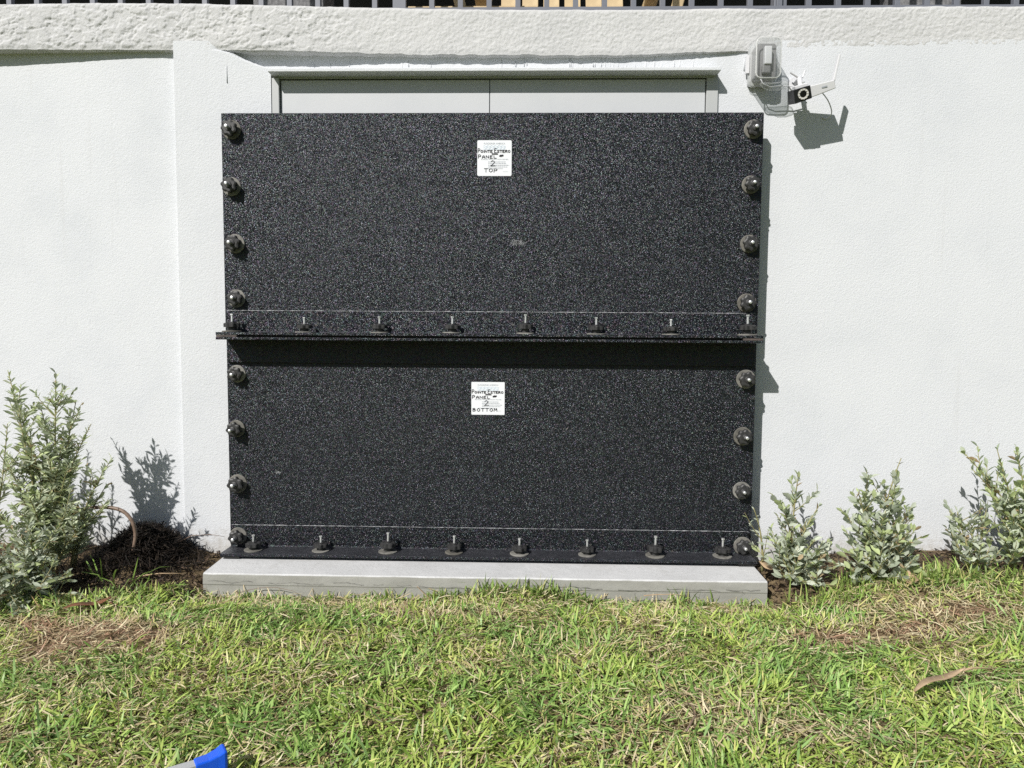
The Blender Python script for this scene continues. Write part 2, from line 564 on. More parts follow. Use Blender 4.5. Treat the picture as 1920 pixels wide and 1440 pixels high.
nb = len(Vb); m = len(xb)
Vt = np.c_[xb, np.full(m, .35), zt]; Vu = np.c_[xb, np.full(m, .12), zb]
idx = np.arange(m)
ft = np.stack([idx[:-1] * NB + NB - 1, idx[1:] * NB + NB - 1, nb + idx[1:], nb + idx[:-1]], 1)
fu = np.stack([nb + m + idx[:-1], nb + m + idx[1:], idx[1:] * NB, idx[:-1] * NB], 1)
np_obj("beam_band", np.r_[Vb, Vt, Vu], [Fb, ft, fu], M['render'], building, smooth=True)

# drip ledge over the doors
MB().box(-1.058, .736, -.07, .04, 1.9915, 2.0045).build("door_ledge", M['stucco'], building, bevel=.002)
# paint drips on the lintel
dm = MB()
for k in range(34):
    x = random.uniform(.1, .95) if k < 24 else random.uniform(-.9, .1)
    z1 = random.uniform(2.055, 2.075); L = random.uniform(.02, .06)
    z0 = max(z1 - L, 2.008)
    y = float(wall_y(np.array(x), np.array(2.04)))
    w = random.uniform(.0012, .0022)
    dm.tube([(x, y + .0005, z1), (x + random.uniform(-.001, .001), y - .0006, (z0 + z1) / 2), (x, y - .001, z0)], [w * .7, w, w * 1.2], 6)
dm.tube([(-1.243, -.0205, 2.035), (-1.243, -.0208, 2.0), (-1.242, -.0208, 1.965)], [.001, .0012, .0018], 6)
tag(dm.build("paint_drips", M['stucco'], building, smooth=True), kind='stuff')
# door frame and two leaves
fm = MB()
fm.box(OX0 + .001, -1.0315, -.0185, .09, -.1, 1.985)
fm.box(.6955, OX1 - .001, -.010, .09, -.1, 1.985)
fm.box(OX0 + .001, OX1 - .001, -.010, .09, 1.985, OZ1 - .001)
fm.build("door_frame", M['frame'], building, bevel=.0015)
MB().box(-1.0275, -.1765, -.004, .05, -.05, 1.9805).build("door", M['door'], building, bevel=.002)
MB().box(-.1735, .6915, -.004, .05, -.05, 1.9805).build("door", M['door'], building, bevel=.002)
# black sheet standing in for the dark of the room behind the door gaps
MB().box(OX0, OX1, .13, .16, -.2, 2.05).build("room_dark_sheet", M['gasket'], building)
# terrace slab
MB().box(-7, 7, .36, 3.4, 2.02, 2.16).build("terrace_deck", M['deck'], building)
MB().box(-7, 7, 3.4, 3.6, -.2, 5.2).build("screened_facade", M['screen'], building)
MB().box(-7, 7, .9, 3.7, 4.6, 4.8).build("unseen_shade_roof", M['deck'], building)  # unseen roof slab, added to keep the facade behind the railing in shade

for x0, x1, lab in ((-1.34, -1.0, "grey rough column behind the railing above the white wall's left half"),
                    (1.70, 1.99, "grey rough column behind the railing above the far right corner")):
    cn = thing("column", lab, "column", ((x0 + x1) / 2, .62, 2.16), "grey columns on the terrace")
    hw = (x1 - x0) / 2
    MB().box(-hw, hw, -.1, .1, 0, 2.44).build("shaft", M['column'], cn, bevel=.01)
    MB().box(-hw - .02, hw + .02, -.12, .12, 0, .09).build("base", M['column'], cn, bevel=.005)

# ------------------------------------------------------------------ railing
rail = thing("railing", "dark grey metal railing with upright pickets on top of the wall", "railing", (0, .05, 2.27))
MB().box(-7, 7, -.016, .016, -.008, .012).build("bottom_rail", M['rail'], rail, bevel=.002)
MB().box(-7, 7, -.024, .024, .93, .97).build("top_rail", M['rail'], rail, bevel=.003)
pk = MB().box(-.0105, .0105, -.0105, .0105, .012, .93).build("picket", M['rail'], rail, bevel=.001)
pk.location.x = -2.176
for k in range(1, 38):
    o = pk.copy(); col.objects.link(o); o.parent = rail; o.location.x = -2.176 + k * .1173
for k in range(1, 6):
    o = pk.copy(); col.objects.link(o); o.parent = rail; o.location.x = -2.176 - k * .1173
post = MB().box(-.025, .025, -.025, .025, -.012, .98).build("post", M['rail'], rail, bevel=.002)
post.location = (-.555, .03, 0)
o = post.copy(); col.objects.link(o); o.parent = rail; o.location = (1.0, .03, 0)

# tan lounge chair on the terrace
ch = thing("lounge_chair", "tan wooden lounge chair behind the railing above the middle of the wall", "chair", (.16, .75, 2.16))
for s in (-.42, .42):
    MB().box(-.03, .03, -.3, .34, .43, .47).build("armrest", M['tan'], ch, bevel=.004).location.x = s
    for y, tilt in ((-.28, .25), (.28, -.2)):
        l = MB().box(-.025, .025, -.02, .02, 0, .44).build("leg", M['tan'], ch, bevel=.004)
        l.location = (s, y, 0); l.rotation_euler = (tilt * .3, tilt if s > 0 else -tilt, 0)
for k in range(6):
    MB().box(-.4, .4, -.04, .04, .27, .295).build("seat_slat", M['tan'], ch, bevel=.003).location.y = -.24 + k * .09
for k in range(6):
    s = MB().box(-.045, .045, -.01, .01, .3, .9).build("back_slat", M['tan'], ch, bevel=.003)
    s.location = (-.3 + k * .12, .24, 0); s.rotation_euler.x = -.35
bn = thing("bench", "low tan slatted bench left of the lounge chair behind the railing", "bench", (-.28, .6, 2.16))
for k in range(4):
    MB().box(-.3, .3, -.04, .04, .27, .30).build("seat_slat", M['tan'], bn, bevel=.003).location.y = -.14 + k * .092
for sx in (-.24, .24):
    for sy in (-.12, .12):
        MB().box(-.025, .025, -.025, .025, 0, .27).build("leg", M['tan'], bn, bevel=.004).location = (sx, sy, 0)

# ------------------------------------------------------------------ concrete slab
sl = MB()
SX0, SX1, SY0, SZ = -1.226, .879, -.365, .0615
nx = 90
xsl = np.linspace(SX0, SX1, nx)
wob = .003 * (fbm(xsl * 9, xsl * 0, 3, 51) - .5)
vs = []; fs = []
prof = [(.0, .0), (SY0 + .006, -.012), (SY0, -.017), (SY0 - .003, -.052), (SY0 - .001, -.056), (SY0 + .002, -.25)]
for i, x in enumerate(xsl):
    for j, (yy, dz) in enumerate(prof):
        vs.append((x, yy + (wob[i] if j else 0), SZ + dz + (wob[i] * .5 if 0 < j < 4 else 0)))
n = len(prof)
for i in range(nx - 1):
    for j in range(n - 1):
        fs.append((i * n + j, i * n + j + 1, (i + 1) * n + j + 1, (i + 1) * n + j))
vs += [(SX0, 0, SZ - .25), (SX1, 0, SZ - .25)]
fs.append(tuple(range(0, n)) + (len(vs) - 2,))
fs.append(tuple(range((nx - 1) * n + n - 1, (nx - 1) * n - 1, -1)) + (len(vs) - 1,))
sl.add(vs, fs)
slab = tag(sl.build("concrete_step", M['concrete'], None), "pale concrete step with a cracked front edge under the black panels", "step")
# hairline cracks along the front, shallow ribbons
cm = MB()
def ribbon(pts, w):
    pts = [Vector(p) for p in pts]
    vs = []
    for i, p in enumerate(pts):
        ww = w * random.uniform(.4, 1.2)
        vs += [p + Vector((0, 0, ww)), p - Vector((0, 0, ww))]
    cm.add(vs, [(2 * i, 2 * i + 1, 2 * i + 3, 2 * i + 2) for i in range(len(pts) - 1)])
x = SX0 + .02
while x < SX1 - .05:
    L = random.uniform(.05, .22)
    pts = []; z = SZ - .043 + random.uniform(-.003, .003)
    for k in range(int(L / .009)):
        z += random.uniform(-.0025, .0025); z = max(min(z, SZ - .036), SZ - .05)
        pts.append((min(x + k * .009, SX1 - .01), SY0 - .0062, z))
    if len(pts) > 2:
        ribbon(pts, .0007 if x > -.2 else .00045)
        if random.random() < .6:
            p = pts[len(pts) // 2]
            ribbon([(p[0] + k * random.uniform(-.004, .005), p[1] - .0003 * k, p[2] - .006 * k) for k in range(4)], .0004)
    x += L + random.uniform(0, .05)
tag(cm.build("cracks", M['crack'], slab), kind='stuff')

# ------------------------------------------------------------------ flood panels
PX0, PX1 = -1.236, .8985
def angle_bar(parent, legz0, legz1, flz0, flz1, ytip=-.212, x0=-1.2265, x1=.8865):
    """L bar: upright leg on the sheet, flange towards the lawn"""
    m = MB()
    yb, yf = -.1005, -.112
    if legz1 > flz1:    # leg rises above flange
        prof = [(yb, flz0), (ytip, flz0), (ytip, flz1), (yf - .004, flz1), (yf, flz1 + .004), (yf, legz1), (yb, legz1)]
    else:               # leg hangs below flange
        prof = [(yb, legz0), (yf, legz0), (yf, flz0 - .004), (yf - .004, flz0), (ytip, flz0), (ytip, flz1), (yb, flz1)]
    n = len(prof)
    vs = [(x, y, z) for x in (x0, x1) for y, z in prof]
    fs = [tuple(range(n)), tuple(range(2 * n - 1, n - 1, -1))] + [(i, i + n, (i + 1) % n + n, (i + 1) % n) for i in range(n)]
    m.add(vs, fs)
    ab_ = m.build("angle_bar", M['angle'], parent, bevel=.0012)
    if legz1 > flz1:
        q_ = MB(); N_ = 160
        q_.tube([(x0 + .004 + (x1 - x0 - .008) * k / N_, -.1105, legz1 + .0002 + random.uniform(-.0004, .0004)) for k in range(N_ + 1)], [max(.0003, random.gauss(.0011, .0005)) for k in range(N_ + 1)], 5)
        q_.build("scuffed_edge_highlight", M['scuff'], ab_, smooth=True)  # pale tube paints the bright edge highlight along with scratched wear
    return ab_

FONT = {  # hand-drawn letter strokes, unit box
    'P': [[(0, 0), (.05, 1)], [(0, .93), (.5, 1), (.85, .8), (.7, .5), (.05, .42)]],
    'O': [[(.5, 1), (.1, .75), (.05, .3), (.45, 0), (.9, .3), (.85, .8), (.5, 1)]],
    'I': [[(.5, 0), (.5, 1)]],
    'N': [[(0, 0), (.05, 1), (.85, .05), (.9, 1)]],
    'T': [[(0, .97), (1, 1)], [(.5, 1), (.48, 0)]],
    'E': [[(.85, 1), (.1, .95), (.05, .02), (.9, 0)], [(.08, .52), (.7, .55)]],
    'S': [[(.9, .9), (.4, 1), (.1, .75), (.5, .5), (.9, .25), (.5, 0), (0, .08)]],
    'R': [[(0, 0), (.05, 1)], [(0, .95), (.6, 1), (.85, .75), (.1, .48), (.9, 0)]],
    'A': [[(0, 0), (.2, .8), (.5, 1), (.8, .8), (.9, 0)], [(.08, .4), (.85, .42)]],
    'L': [[(.05, 1), (.08, .03), (.9, 0)]],
    'B': [[(.05, 0), (.08, 1)], [(0, .95), (.6, 1), (.8, .75), (.15, .53), (.85, .4), (.7, .05), (.05, 0)]],
    'M': [[(0, 0), (.1, 1), (.48, .4), (.85, 1), (.95, 0)]],
    '#': [[(.2, 0), (.45, 1)], [(.55, 0), (.85, 1)], [(0, .3), (.95, .4)], [(.1, .65), (1, .75)]],
    '2': [[(.1, .8), (.45, 1), (.85, .75), (.5, .35), (0, 0), (.95, .04)]],
}
def strokes(m, text, x, z, w, h, th, y, gap=.25, first=None):
    for k, chh in enumerate(text):
        if chh == ' ':
            x += w * .5; continue
        hh = first if (first and (k == 0 or text[k - 1] == ' ')) else h
        ww = w * (.45 if chh == 'I' else 1.0)
        jz = random.uniform(-.03, .03) * h
        for st in FONT[chh]:
            pts = [Vector((x + px * ww, y, z + jz + pz * hh)) for px, pz in st]
            for a, b in zip(pts[:-1], pts[1:]):
                d = (b - a)
                if d.length < 1e-6: continue
                nrm = Vector((-d.z, 0, d.x)).normalized() * th
                e = d.normalized() * th * .6
                m.add([a - e + nrm, a - e - nrm, b + e - nrm, b + e + nrm], [(0, 1, 2, 3)])
        x += ww + w * gap
def printed(text, x, z, width, h, y, mat, parent):
    cu = bpy.data.curves.new("lettering", 'FONT')
    cu.body = text; cu.size = 1.0; cu.align_x = 'LEFT'
    tmp = bpy.data.objects.new("tmp", cu); col.objects.link(tmp)
    dg = bpy.context.evaluated_depsgraph_get()
    me = bpy.data.meshes.new_from_object(tmp.evaluated_get(dg))
    bpy.data.objects.remove(tmp)
    xs_ = [v.co.x for v in me.vertices]; x0, x1 = min(xs_), max(xs_)
    y1 = max(v.co.y for v in me.vertices)
    for v in me.vertices:
        v.co = ((v.co.x - x0) / (x1 - x0) * width + x, y, v.co.y / y1 * h + z)
    me.materials.clear(); me.materials.append(mat)
    o = bpy.data.objects.new("lettering", me); col.objects.link(o); o.parent = parent
    return o
def sticker(parent, x0, z0, w, h, rad, last, label):
    y = -.1007
    out = []
    for cxx, czz, a0 in ((w - rad, rad, -90), (w - rad, h - rad, 0), (rad, h - rad, 90), (rad, rad, 180)):
        for k in range(5):
            a = math.radians(a0 + k * 22.5)
            out.append((x0 + cxx + rad * math.cos(a), z0 + czz + rad * math.sin(a)))
    m = MB(); n = len(out)
    m.add([(a, y, b) for a, b in out] + [(a, -.0995, b) for a, b in out],
          [tuple(range(n))] + [(i, i + n, (i + 1) % n + n, (i + 1) % n) for i in range(n)])
    st = m.build("sticker", M['paper'], parent); st['label'] = label
    ink = y - .0012; prn = y - .0006
    t = MB()
    sx = w / .84; 
    def zz(v): return z0 + h * v
    strokes(t, "POINTE ESTERO", x0 + .02 * w, zz(.655), w * .068, h * .065, w * .0085, ink, .17, h * .115)
    strokes(t, "PANEL", x0 + .03 * w, zz(.495), w * .085, h * .075, w * .0085, ink, .32, h * .10)
    strokes(t, "#", x0 + .64 * w, zz(.535), w * .12, h * .06, w * .009, ink)
    strokes(t, "2", x0 + .39 * w, zz(.285), w * .14, h * .15, w * .0075, ink)
    if last == "TOP":
        strokes(t, last, x0 + .20 * w, zz(.105), w * .11, h * .10, w * .008, ink, .3)
    else:
        strokes(t, last, x0 + .04 * w, zz(.105), w * .095, h * .09, w * .0085, ink, .35)
    t.box(x0 + .42 * w, x0 + .60 * w, ink - .0002, ink, zz(.60), zz(.632))
    t.build("handwriting", M['ink'], st)
    printed("FLOODRISK AMERICA", x0 + .19 * w, zz(.885), w * .62, h * .045, prn, M['print'], st)
    printed("FLOOD PROTECTION PANEL", x0 + .11 * w, zz(.45), w * .80, h * .03, prn, M['print'], st)
    g = MB()
    for k in range(4):
        zc = zz(.395 - .047 * k)
        xa = x0 + .32 * w
        xe = x0 + w * (.82, .84, .92, .87)[k]
        while xa < xe:
            wl_ = random.uniform(.02, .07) * w
            g.box(xa, min(xa + wl_, xe), prn - .0001, prn, zc - .0011, zc + .0011)
            xa += wl_ + .012 * w
    zc = zz(.205); g.box(x0 + .2 * w, x0 + .75 * w, prn - .0001, prn, zc - .0006, zc + .0006)
    zc = zz(.12); g.box(x0 + .75 * w, x0 + .9 * w, prn - .0001, prn, zc - .0003, zc + .0003)
    g.build("small_print", M['print'], st)
    wv = MB()
    for r in range(3):
        pts = [Vector((x0 + w * (.18 + .64 * k / 40), prn, zz(.84 - r * .045) + h * .014 * math.sin(k * .95 + r))) for k in range(41)]
        for a, b in zip(pts[:-1], pts[1:]):
            d = Vector((0, 0, h * .007))
            wv.add([a + d, a - d, b - d, b + d], [(0, 1, 2, 3)])
    wv.build("wave_emblem", M['blueprint'], st)
    return st

up = thing("flood_panel", "upper black speckled flood panel, its sticker ending in TOP", "flood panel", (0, 0, 0), "black flood panels")
MB().box(PX0, PX1, -.10, -.072, .957, 1.8215).build("sheet", M['panel'], up, bevel=.003)
MB().box(PX0 + .01, PX0 + .09, -.0715, -.022, .957, 1.81).build("mounting_gasket", M['gasket'], up)
MB().box(PX1 - .09, PX1 - .01, -.0715, -.003, .957, 1.81).build("mounting_gasket", M['gasket'], up)
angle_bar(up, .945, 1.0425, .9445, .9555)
sticker(up, -.2175, 1.577, .1355, .138, .006, "TOP", "white square sticker with rounded corners, marked TOP")
def scuff(parent, x, z, n, sp):
    m = MB()
    for k in range(n):
        px, pz = x + random.gauss(0, sp), z + random.gauss(0, sp * .45)
        r0 = random.uniform(.0006, .002)
        m.add([(px + r0 * math.cos(a), -.1004, pz + r0 * .8 * math.sin(a)) for a in (0, 1.3, 2.5, 3.8, 5.1)], [(4, 3, 2, 1, 0)])
    tag(m.build("scuff_mark", M['scuff'], parent), kind='stuff')
scuff(up, -.057, 1.317, 240, .012); scuff(up, .38, 1.62, 14, .008)
lo = thing("flood_panel", "lower black speckled flood panel, its sticker ending in BOTTOM", "flood panel", (0, 0, 0), "black flood panels")
MB().box(-1.233, .897, -.10, -.072, .0665, .925).build("sheet", M['panel'], lo, bevel=.003)
MB().box(PX0 + .015, PX0 + .09, -.0715, -.022, .0665, .92).build("mounting_gasket", M['gasket'], lo)
MB().box(PX1 - .09, PX1 - .01, -.0715, -.003, .0665, .92).build("mounting_gasket", M['gasket'], lo)
MB().box(PX0 + .095, PX1 - .095, -.0715, -.02, .0665, .12).build("mounting_gasket", M['gasket'], lo)
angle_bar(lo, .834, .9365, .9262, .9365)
angle_bar(lo, .067, .167, .068, .079, ytip=-.218)
MB().box(-1.2, .86, -.2, -.105, .0622, .0675).build("foam_seal", M['gasket'], lo)
for x0, x1 in ((-1.224, -1.15), (.815, .885)):
    MB().box(x0, x1, -.214, -.12, .0618, .0675).build("shim", M['gasket'], lo)
MB().box(-1.14, .80, -.196, -.104, .9368, .9442).build("flange_seal", M['gasket'], lo)
for x0, x1 in ((-1.225, -1.145), (.81, .885)):
    MB().box(x0, x1, -.211, -.104, .9368, .9442).build("shim", M['shim'], lo)
scuff(lo, -1.03, .385, 26, .008); scuff(lo, .43, .30, 14, .02)
sticker(lo, -.238, .6295, .134, .1325, .003, "BOTTOM", "white square sticker marked BOTTOM")

# ------------------------------------------------------------------ clamp knobs
def star(r, lobes, amp, n=56):
    return [((r + amp * math.cos(lobes * 2 * math.pi * k / n)) * math.cos(2 * math.pi * k / n),
             (r + amp * math.cos(lobes * 2 * math.pi * k / n)) * math.sin(2 * math.pi * k / n)) for k in range(n)]
def circle(r, n=28):
    return [(r * math.cos(2 * math.pi * k / n), r * math.sin(2 * math.pi * k / n)) for k in range(n)]
def make_knob(tall):
    """local z is the bolt axis, base at the panel"""
    r = thing("clamp_knob", "x", "knob")
    MB().prism(circle(.0365, 36), 0, .0045, bev=.0012).build("washer", M['washer'], r)
    k = MB().prism(star(.0285, 7, .0026), .019, .036, bev=.003).build("knob_head", M['knob'], r)
    MB().prism(circle(.0165, 24), .0045, .0192).build("hub", M['knob'], k)
    MB().prism(circle(.0125, 24), .036, .0405, bev=.001).build("boss", M['knob'], k)
    if tall:
        MB().prism(circle(.0042, 12), .0405, .068).build("bolt", M['zinc'], r)
        MB().prism(circle(.0068, 6), .0655, .0715).build("bolt_tip", M['zinc'], r)
    else:
        MB().prism(circle(.0062, 14), .0405, .062, bev=.0015).build("bolt", M['zinc'], r)
    return r
def copy_thing(src):
    r = src.copy(); col.objects.link(r)
    for c_ in list(src.children):
        d = c_.copy(); col.objects.link(d); d.parent = r
        for e_ in list(c_.children):
            q = e_.copy(); col.objects.link(q); q.parent = d
    return r
proto = make_knob(False); protot = make_knob(True)
used = set()
def put_knob(src, loc, rot, label, group):
    o = src if src.name not in used else copy_thing(src)
    used.add(src.name)
    o.location = loc; o.rotation_euler = rot
    o['label'] = label; o['group'] = group; o['category'] = "knob"
    q_ = random.uniform(.95, 1.05); o.scale = (q_, q_, random.uniform(.84, 1.14))
    return o
knobsL = [(-1.193, 1.756), (-1.198, 1.534), (-1.187, 1.309), (-1.187, 1.091), (-1.191, .787), (-1.197, .563), (-1.197, .336), (-1.194, .122)]
knobsR = [(.858, 1.756), (.854, 1.544), (.855, 1.315), (.851, 1.084), (.857, .782), (.851, .553), (.853, .333), (.86, .11)]
words = ("topmost", "second from the top", "third from the top", "lowest")
for side, pts in (("left", knobsL), ("right", knobsR)):
    for k, (x, z) in enumerate(pts):
        pn = "upper" if k < 4 else "lower"
        y = -.1125 if (z < .17 or .82 < z < .93) else -.1005
        lab = f"black star knob on the {pn} panel's {side} edge, {words[k % 4]} of four"
        o = put_knob(proto, (x, y, z), (math.pi / 2 + random.uniform(-.06, .06), random.uniform(0, 6.28) * 0, random.uniform(-.06, .06)), lab, "knobs down the sides of the panels")
        # spin about its own bolt
        o.rotation_mode = 'QUATERNION'
        o.rotation_quaternion = (Matrix.Rotation(math.pi / 2, 4, 'X') @ Matrix.Rotation(random.uniform(-.05, .05), 4, 'X') @ Matrix.Rotation(random.uniform(-.05, .05), 4, 'Y') @ Matrix.Rotation(random.uniform(0, 6), 4, 'Z')).to_quaternion()
ords = ("first", "second", "third", "fourth", "fifth", "sixth", "seventh", "last")
for row, z, xs_ in (("middle ledge", .956, (-1.183, -.892, -.596, -.309, -.022, .254, .544, .84)),
                    ("bottom flange", .0795, (-1.112, -.839, -.567, -.301, -.039, .231, .5, .767))):
    for k, x in enumerate(xs_):
        lab = f"upright black knob on the {row}, {ords[k]} from the left" if k < 7 else f"upright black knob on the {row}, farthest right"
        put_knob(protot, (x, -.163 + random.uniform(-.004, .004), z), (random.uniform(-.03, .03), random.uniform(-.03, .03), random.uniform(0, 6)), lab, "upright knobs along the flanges")

# ------------------------------------------------------------------ outlet cover and camera
oc = thing("outlet_cover", "clear plastic weatherproof outlet cover over a grey socket, high right of the panels", "outlet cover", (.906, 0, 2.024))
def rrect(w, h, r, n=6):
    out = []
    for cxx, czz, a0 in ((w - r, -h + r, -90), (w - r, h - r, 0), (-w + r, h - r, 90), (-w + r, -h + r, 180)):
        for k in range(n):
            a = math.radians(a0 + k * 90 / (n - 1))
            out.append((cxx + r * math.cos(a), czz + r * math.sin(a)))
    return out
RX = Matrix.Rotation(math.pi / 2, 4, 'X')      # local z -> -y
def shell(w, h, r, d0, d1, taper, th, name, mat, parent, off=(0, 0, 0)):
    """thin moulded box open towards the wall, with a rim"""
    o1 = rrect(w, h, r); n = len(o1)
    rings = []
    s1 = taper
    outer = [(1.0, d0), ((1 + s1) / 2, d0 + (d1 - d0) * .5), (s1, d1 - .012), (s1 * .97, d1 - .004), (s1 * .90, d1)]
    rim = [(1.0, d0), (1.0 + .006 / w, d0), (1.0 + .006 / w, d0 + th), (1.0, d0 + th)]      # moulded rim against the plate
    m_ = MB(); vs = []
    for s, d in outer + rim:
        vs += [Vector((x * s + off[0], -d + off[1], z * (1 - (1 - s) * w / h) + off[2])) for x, z in o1]
    fs = []
    for r_ in (0, 1, 2, 3, 5, 6, 7):
        for k in range(n):
            a = r_ * n + k; b = r_ * n + (k + 1) % n
            fs.append((a, b, b + n, a + n))
    fs.append(tuple(range(4 * n, 5 * n)))
    m_.add(vs, fs)
    return m_.build(name, mat, parent, smooth=True)
MB().prism(rrect(.050, .076, .01), .004, .022, RX).build("back_plate", M['gplastic2'], oc, bevel=.001)
MB().prism(rrect(.039, .065, .012), .022, .078, RX).build("socket", M['gplastic'], oc, bevel=.001)
MB().box(-.012, .016, -.102, -.0785, -.02, .048).build("power_adapter", M['wplastic'], oc, bevel=.003)
MB().box(-.018, .014, -.096, -.0785, -.052, -.022).build("plug", M['gplastic'], oc, bevel=.004)
shell(.049, .078, .020, .0225, .116, .96, .0025, "cover", M['clear'], oc)
fr_ = [(x_ * .95, z_ * .965) for x_, z_ in rrect(.049, .078, .020)]
MB().tube([(x_, -.1095, z_) for x_, z_ in fr_ + fr_[:2]], .0026, 8, cap=False).build("cover_rim_highlight", M['rim_highlight'], oc, smooth=True)  # whitish tube stands in for the highlight along the cover's front rim
hp = MB().box(-.006, .006, -.03, -.012, -.03, .04).build("hinge", M['wplastic'], oc, bevel=.001)
hp.location = (-.055, 0, 0)
# clear bag of cable below the cover
cb = thing("cable_box", "small clear plastic cable housing hanging under the outlet cover", "cable housing", (.938, -.075, 1.926))
body = [(-.05, 0, .01), (-.035, 0, .006), (-.01, 0, 0), (.02, 0, .002), (.045, 0, .006), (.055, 0, .007)]
MB().tube(body, [.006, .011, .015, .016, .014, .010], 14).build("shell", M['clear'], cb, smooth=True)
MB().tube([(-.05, 0, .03), (-.04, 0, .012), (-.01, .002, 0), (.03, 0, .004), (.06, 0, .003), (.10, .01, .002), (.13, .03, .01)], .0022, 8).build("wire", M['wplastic'], cb, smooth=True)

sc_ = thing("security_camera", "white and black security camera with paddle antenna on the wall", "camera", (1.06, -.02, 1.93))
f_ = Vector((-.10, -.95, -.26)).normalized()      # the way the lens looks
w_ = Vector((.96, -.04, .27)); w_ = (w_ - f_ * w_.dot(f_)).normalized()
u_ = w_.cross(f_)
if u_.z < 0: u_ = -u_
def frame(org):
    m_ = Matrix.Identity(4)
    for i in range(3):
        m_[i][0] = w_[i]; m_[i][1] = f_[i]; m_[i][2] = u_[i]; m_[i][3] = org[i]
    return m_
cloc = Vector((1.066, -.152, 1.884)) - Vector(sc_.location)       # middle of the front
FM = frame(cloc)
def hexbox(name, mat, c8, bev):
    m_ = MB()
    m_.add([FM @ Vector(p) for p in c8], [(0, 1, 2, 3), (7, 6, 5, 4), (0, 4, 5, 1), (1, 5, 6, 2), (2, 6, 7, 3), (3, 7, 4, 0)])
    return m_.build(name, mat, sc_, bevel=bev)
# white body, slimmer towards the antenna end
hexbox("body", M['wplastic'], [(-.01, 0, -.021), (.080, -.004, -.013), (.080, -.004, .018), (-.01, 0, .022),
                              (-.01, -.085, -.021), (.080, -.075, -.013), (.080, -.075, .018), (-.01, -.085, .022)], .003)
hexbox("rear_body", M['wplastic'], [(-.074, -.046, -.020), (-.011, -.046, -.020), (-.011, -.046, .021), (-.074, -.046, .021),
                                   (-.066, -.09, -.018), (-.011, -.09, -.018), (-.011, -.09, .019), (-.066, -.09, .019)], .003)
# black head with a slanted left cheek
hexbox("front_plate", M['bplastic'], [(-.072, .006, -.027), (-.0105, .006, -.023), (-.0105, .006, .0245), (-.072, .006, .024),
                                     (-.088, -.045, -.025), (-.0105, -.045, -.023), (-.0105, -.045, .0245), (-.084, -.045, .024)], .002)
MB().box(.030, .050, .0005, .001, .001, .006, FM @ Matrix.Translation((0, -.0015, 0))).build("maker_mark", M['print'], sc_)
FR = FM @ Matrix.Translation((-.040, .002, 0)) @ Matrix.Rotation(-math.pi / 2, 4, 'X')   # local z -> forward
ln = MB()
ring_o, ring_i = circle(.0195, 32), circle(.0125, 32)
vs = [FR @ Vector((x, y, h)) for (pts, h) in ((ring_o, .0042), (ring_o, .0072), (ring_i, .0062), (ring_i, .0042)) for x, y in pts]
fs = [(r * 32 + k, r * 32 + (k + 1) % 32, (r + 1) * 32 + (k + 1) % 32, (r + 1) * 32 + k) for r in range(3) for k in range(32)]
ln.add(vs, fs)
ln.build("light_ring", M['led'], sc_)
for k in range(10):
    a = 2 * math.pi * k / 10
    mm = FR @ Matrix.Translation((.016 * math.cos(a), .016 * math.sin(a), .0067))
    MB().prism(circle(.0026, 8), 0, .0016, mm).build("led", M['wplastic'], sc_)
MB().prism(circle(.0123, 24), .0042, .0056, FR, bev=.001).build("lens", M['lens'], sc_)
# antenna
ab = Vector((1.1375, -.148, 1.912)) - Vector(sc_.location)
at_ = Vector((1.156, -.152, 2.017)) - Vector(sc_.location)
ad = (at_ - ab).normalized()
ax_ = ad.cross(Vector((0, 1, 0))).normalized(); ay_ = ad.cross(ax_).normalized()
AM = Matrix.Identity(4)
for i in range(3):
    AM[i][0] = ax_[i]; AM[i][1] = ay_[i]; AM[i][2] = ad[i]; AM[i][3] = ab[i]
L = (at_ - ab).length
MB().box(-.0045, .0045, -.011, .011, .010, L, AM).build("antenna", M['wplastic'], sc_, bevel=.002)
MB().prism(circle(.0065, 16), -.010, .012, AM).build("antenna_joint", M['wplastic'], sc_)
# bracket: wall plate, arm and forked arms
MB().prism(circle(.028, 24), 0, .010, Matrix.Translation((-.01, .02, .03)) @ RX).build("wall_plate", M['wplastic'], sc_)
arm_end = FM @ Vector((-.03, -.06, .028))
MB().tube([(-.01, .01, .03), (-.012, -.03, .034), tuple(arm_end)], [.011, .010, .008], 12).build("arm", M['wplastic'], sc_, smooth=True)
MB().box(-.055, -.008, -.085, -.035, .0215, .036, FM).build("saddle", M['wplastic'], sc_, bevel=.003)
MB().tube([(-.012, -.03, .036), (-.045, -.02, .062)], [.0035, .003], 8).build("screw", M['cable'], sc_)
MB().tube([(-.0, -.03, .04), (.01, -.025, .068)], [.003, .003], 8).build("screw", M['wplastic'], sc_)
MB().prism(circle(.006, 10), 0, .006, FM @ Matrix.Translation((-.02, -.05, .036))).build("knuckle", M['zinc'], sc_)
rear = FM @ Vector((.04, -.076, -.004))
cpts = [rear, rear + Vector((.02, .01, -.012)), Vector((.105, -.03, -.055)), Vector((.125, -.012, -.09)), Vector((.118, .012, -.105)), Vector((.10, .018, -.10))]
sm_ = []
for i in range(5):
    p0, p1, p2, p3 = cpts[max(i - 1, 0)], cpts[i], cpts[i + 1], cpts[min(i + 2, 5)]
    for k in range(6):
        q = k / 6
        sm_.append(.5 * ((2 * p1) + (p2 - p0) * q + (2 * p0 - 5 * p1 + 4 * p2 - p3) * q * q + (3 * p1 - p0 - 3 * p2 + p3) * q ** 3))
MB().tube([tuple(p) for p in sm_ + [cpts[-1]]], .0022, 8).build("cable", M['wplastic'], sc_, smooth=True)
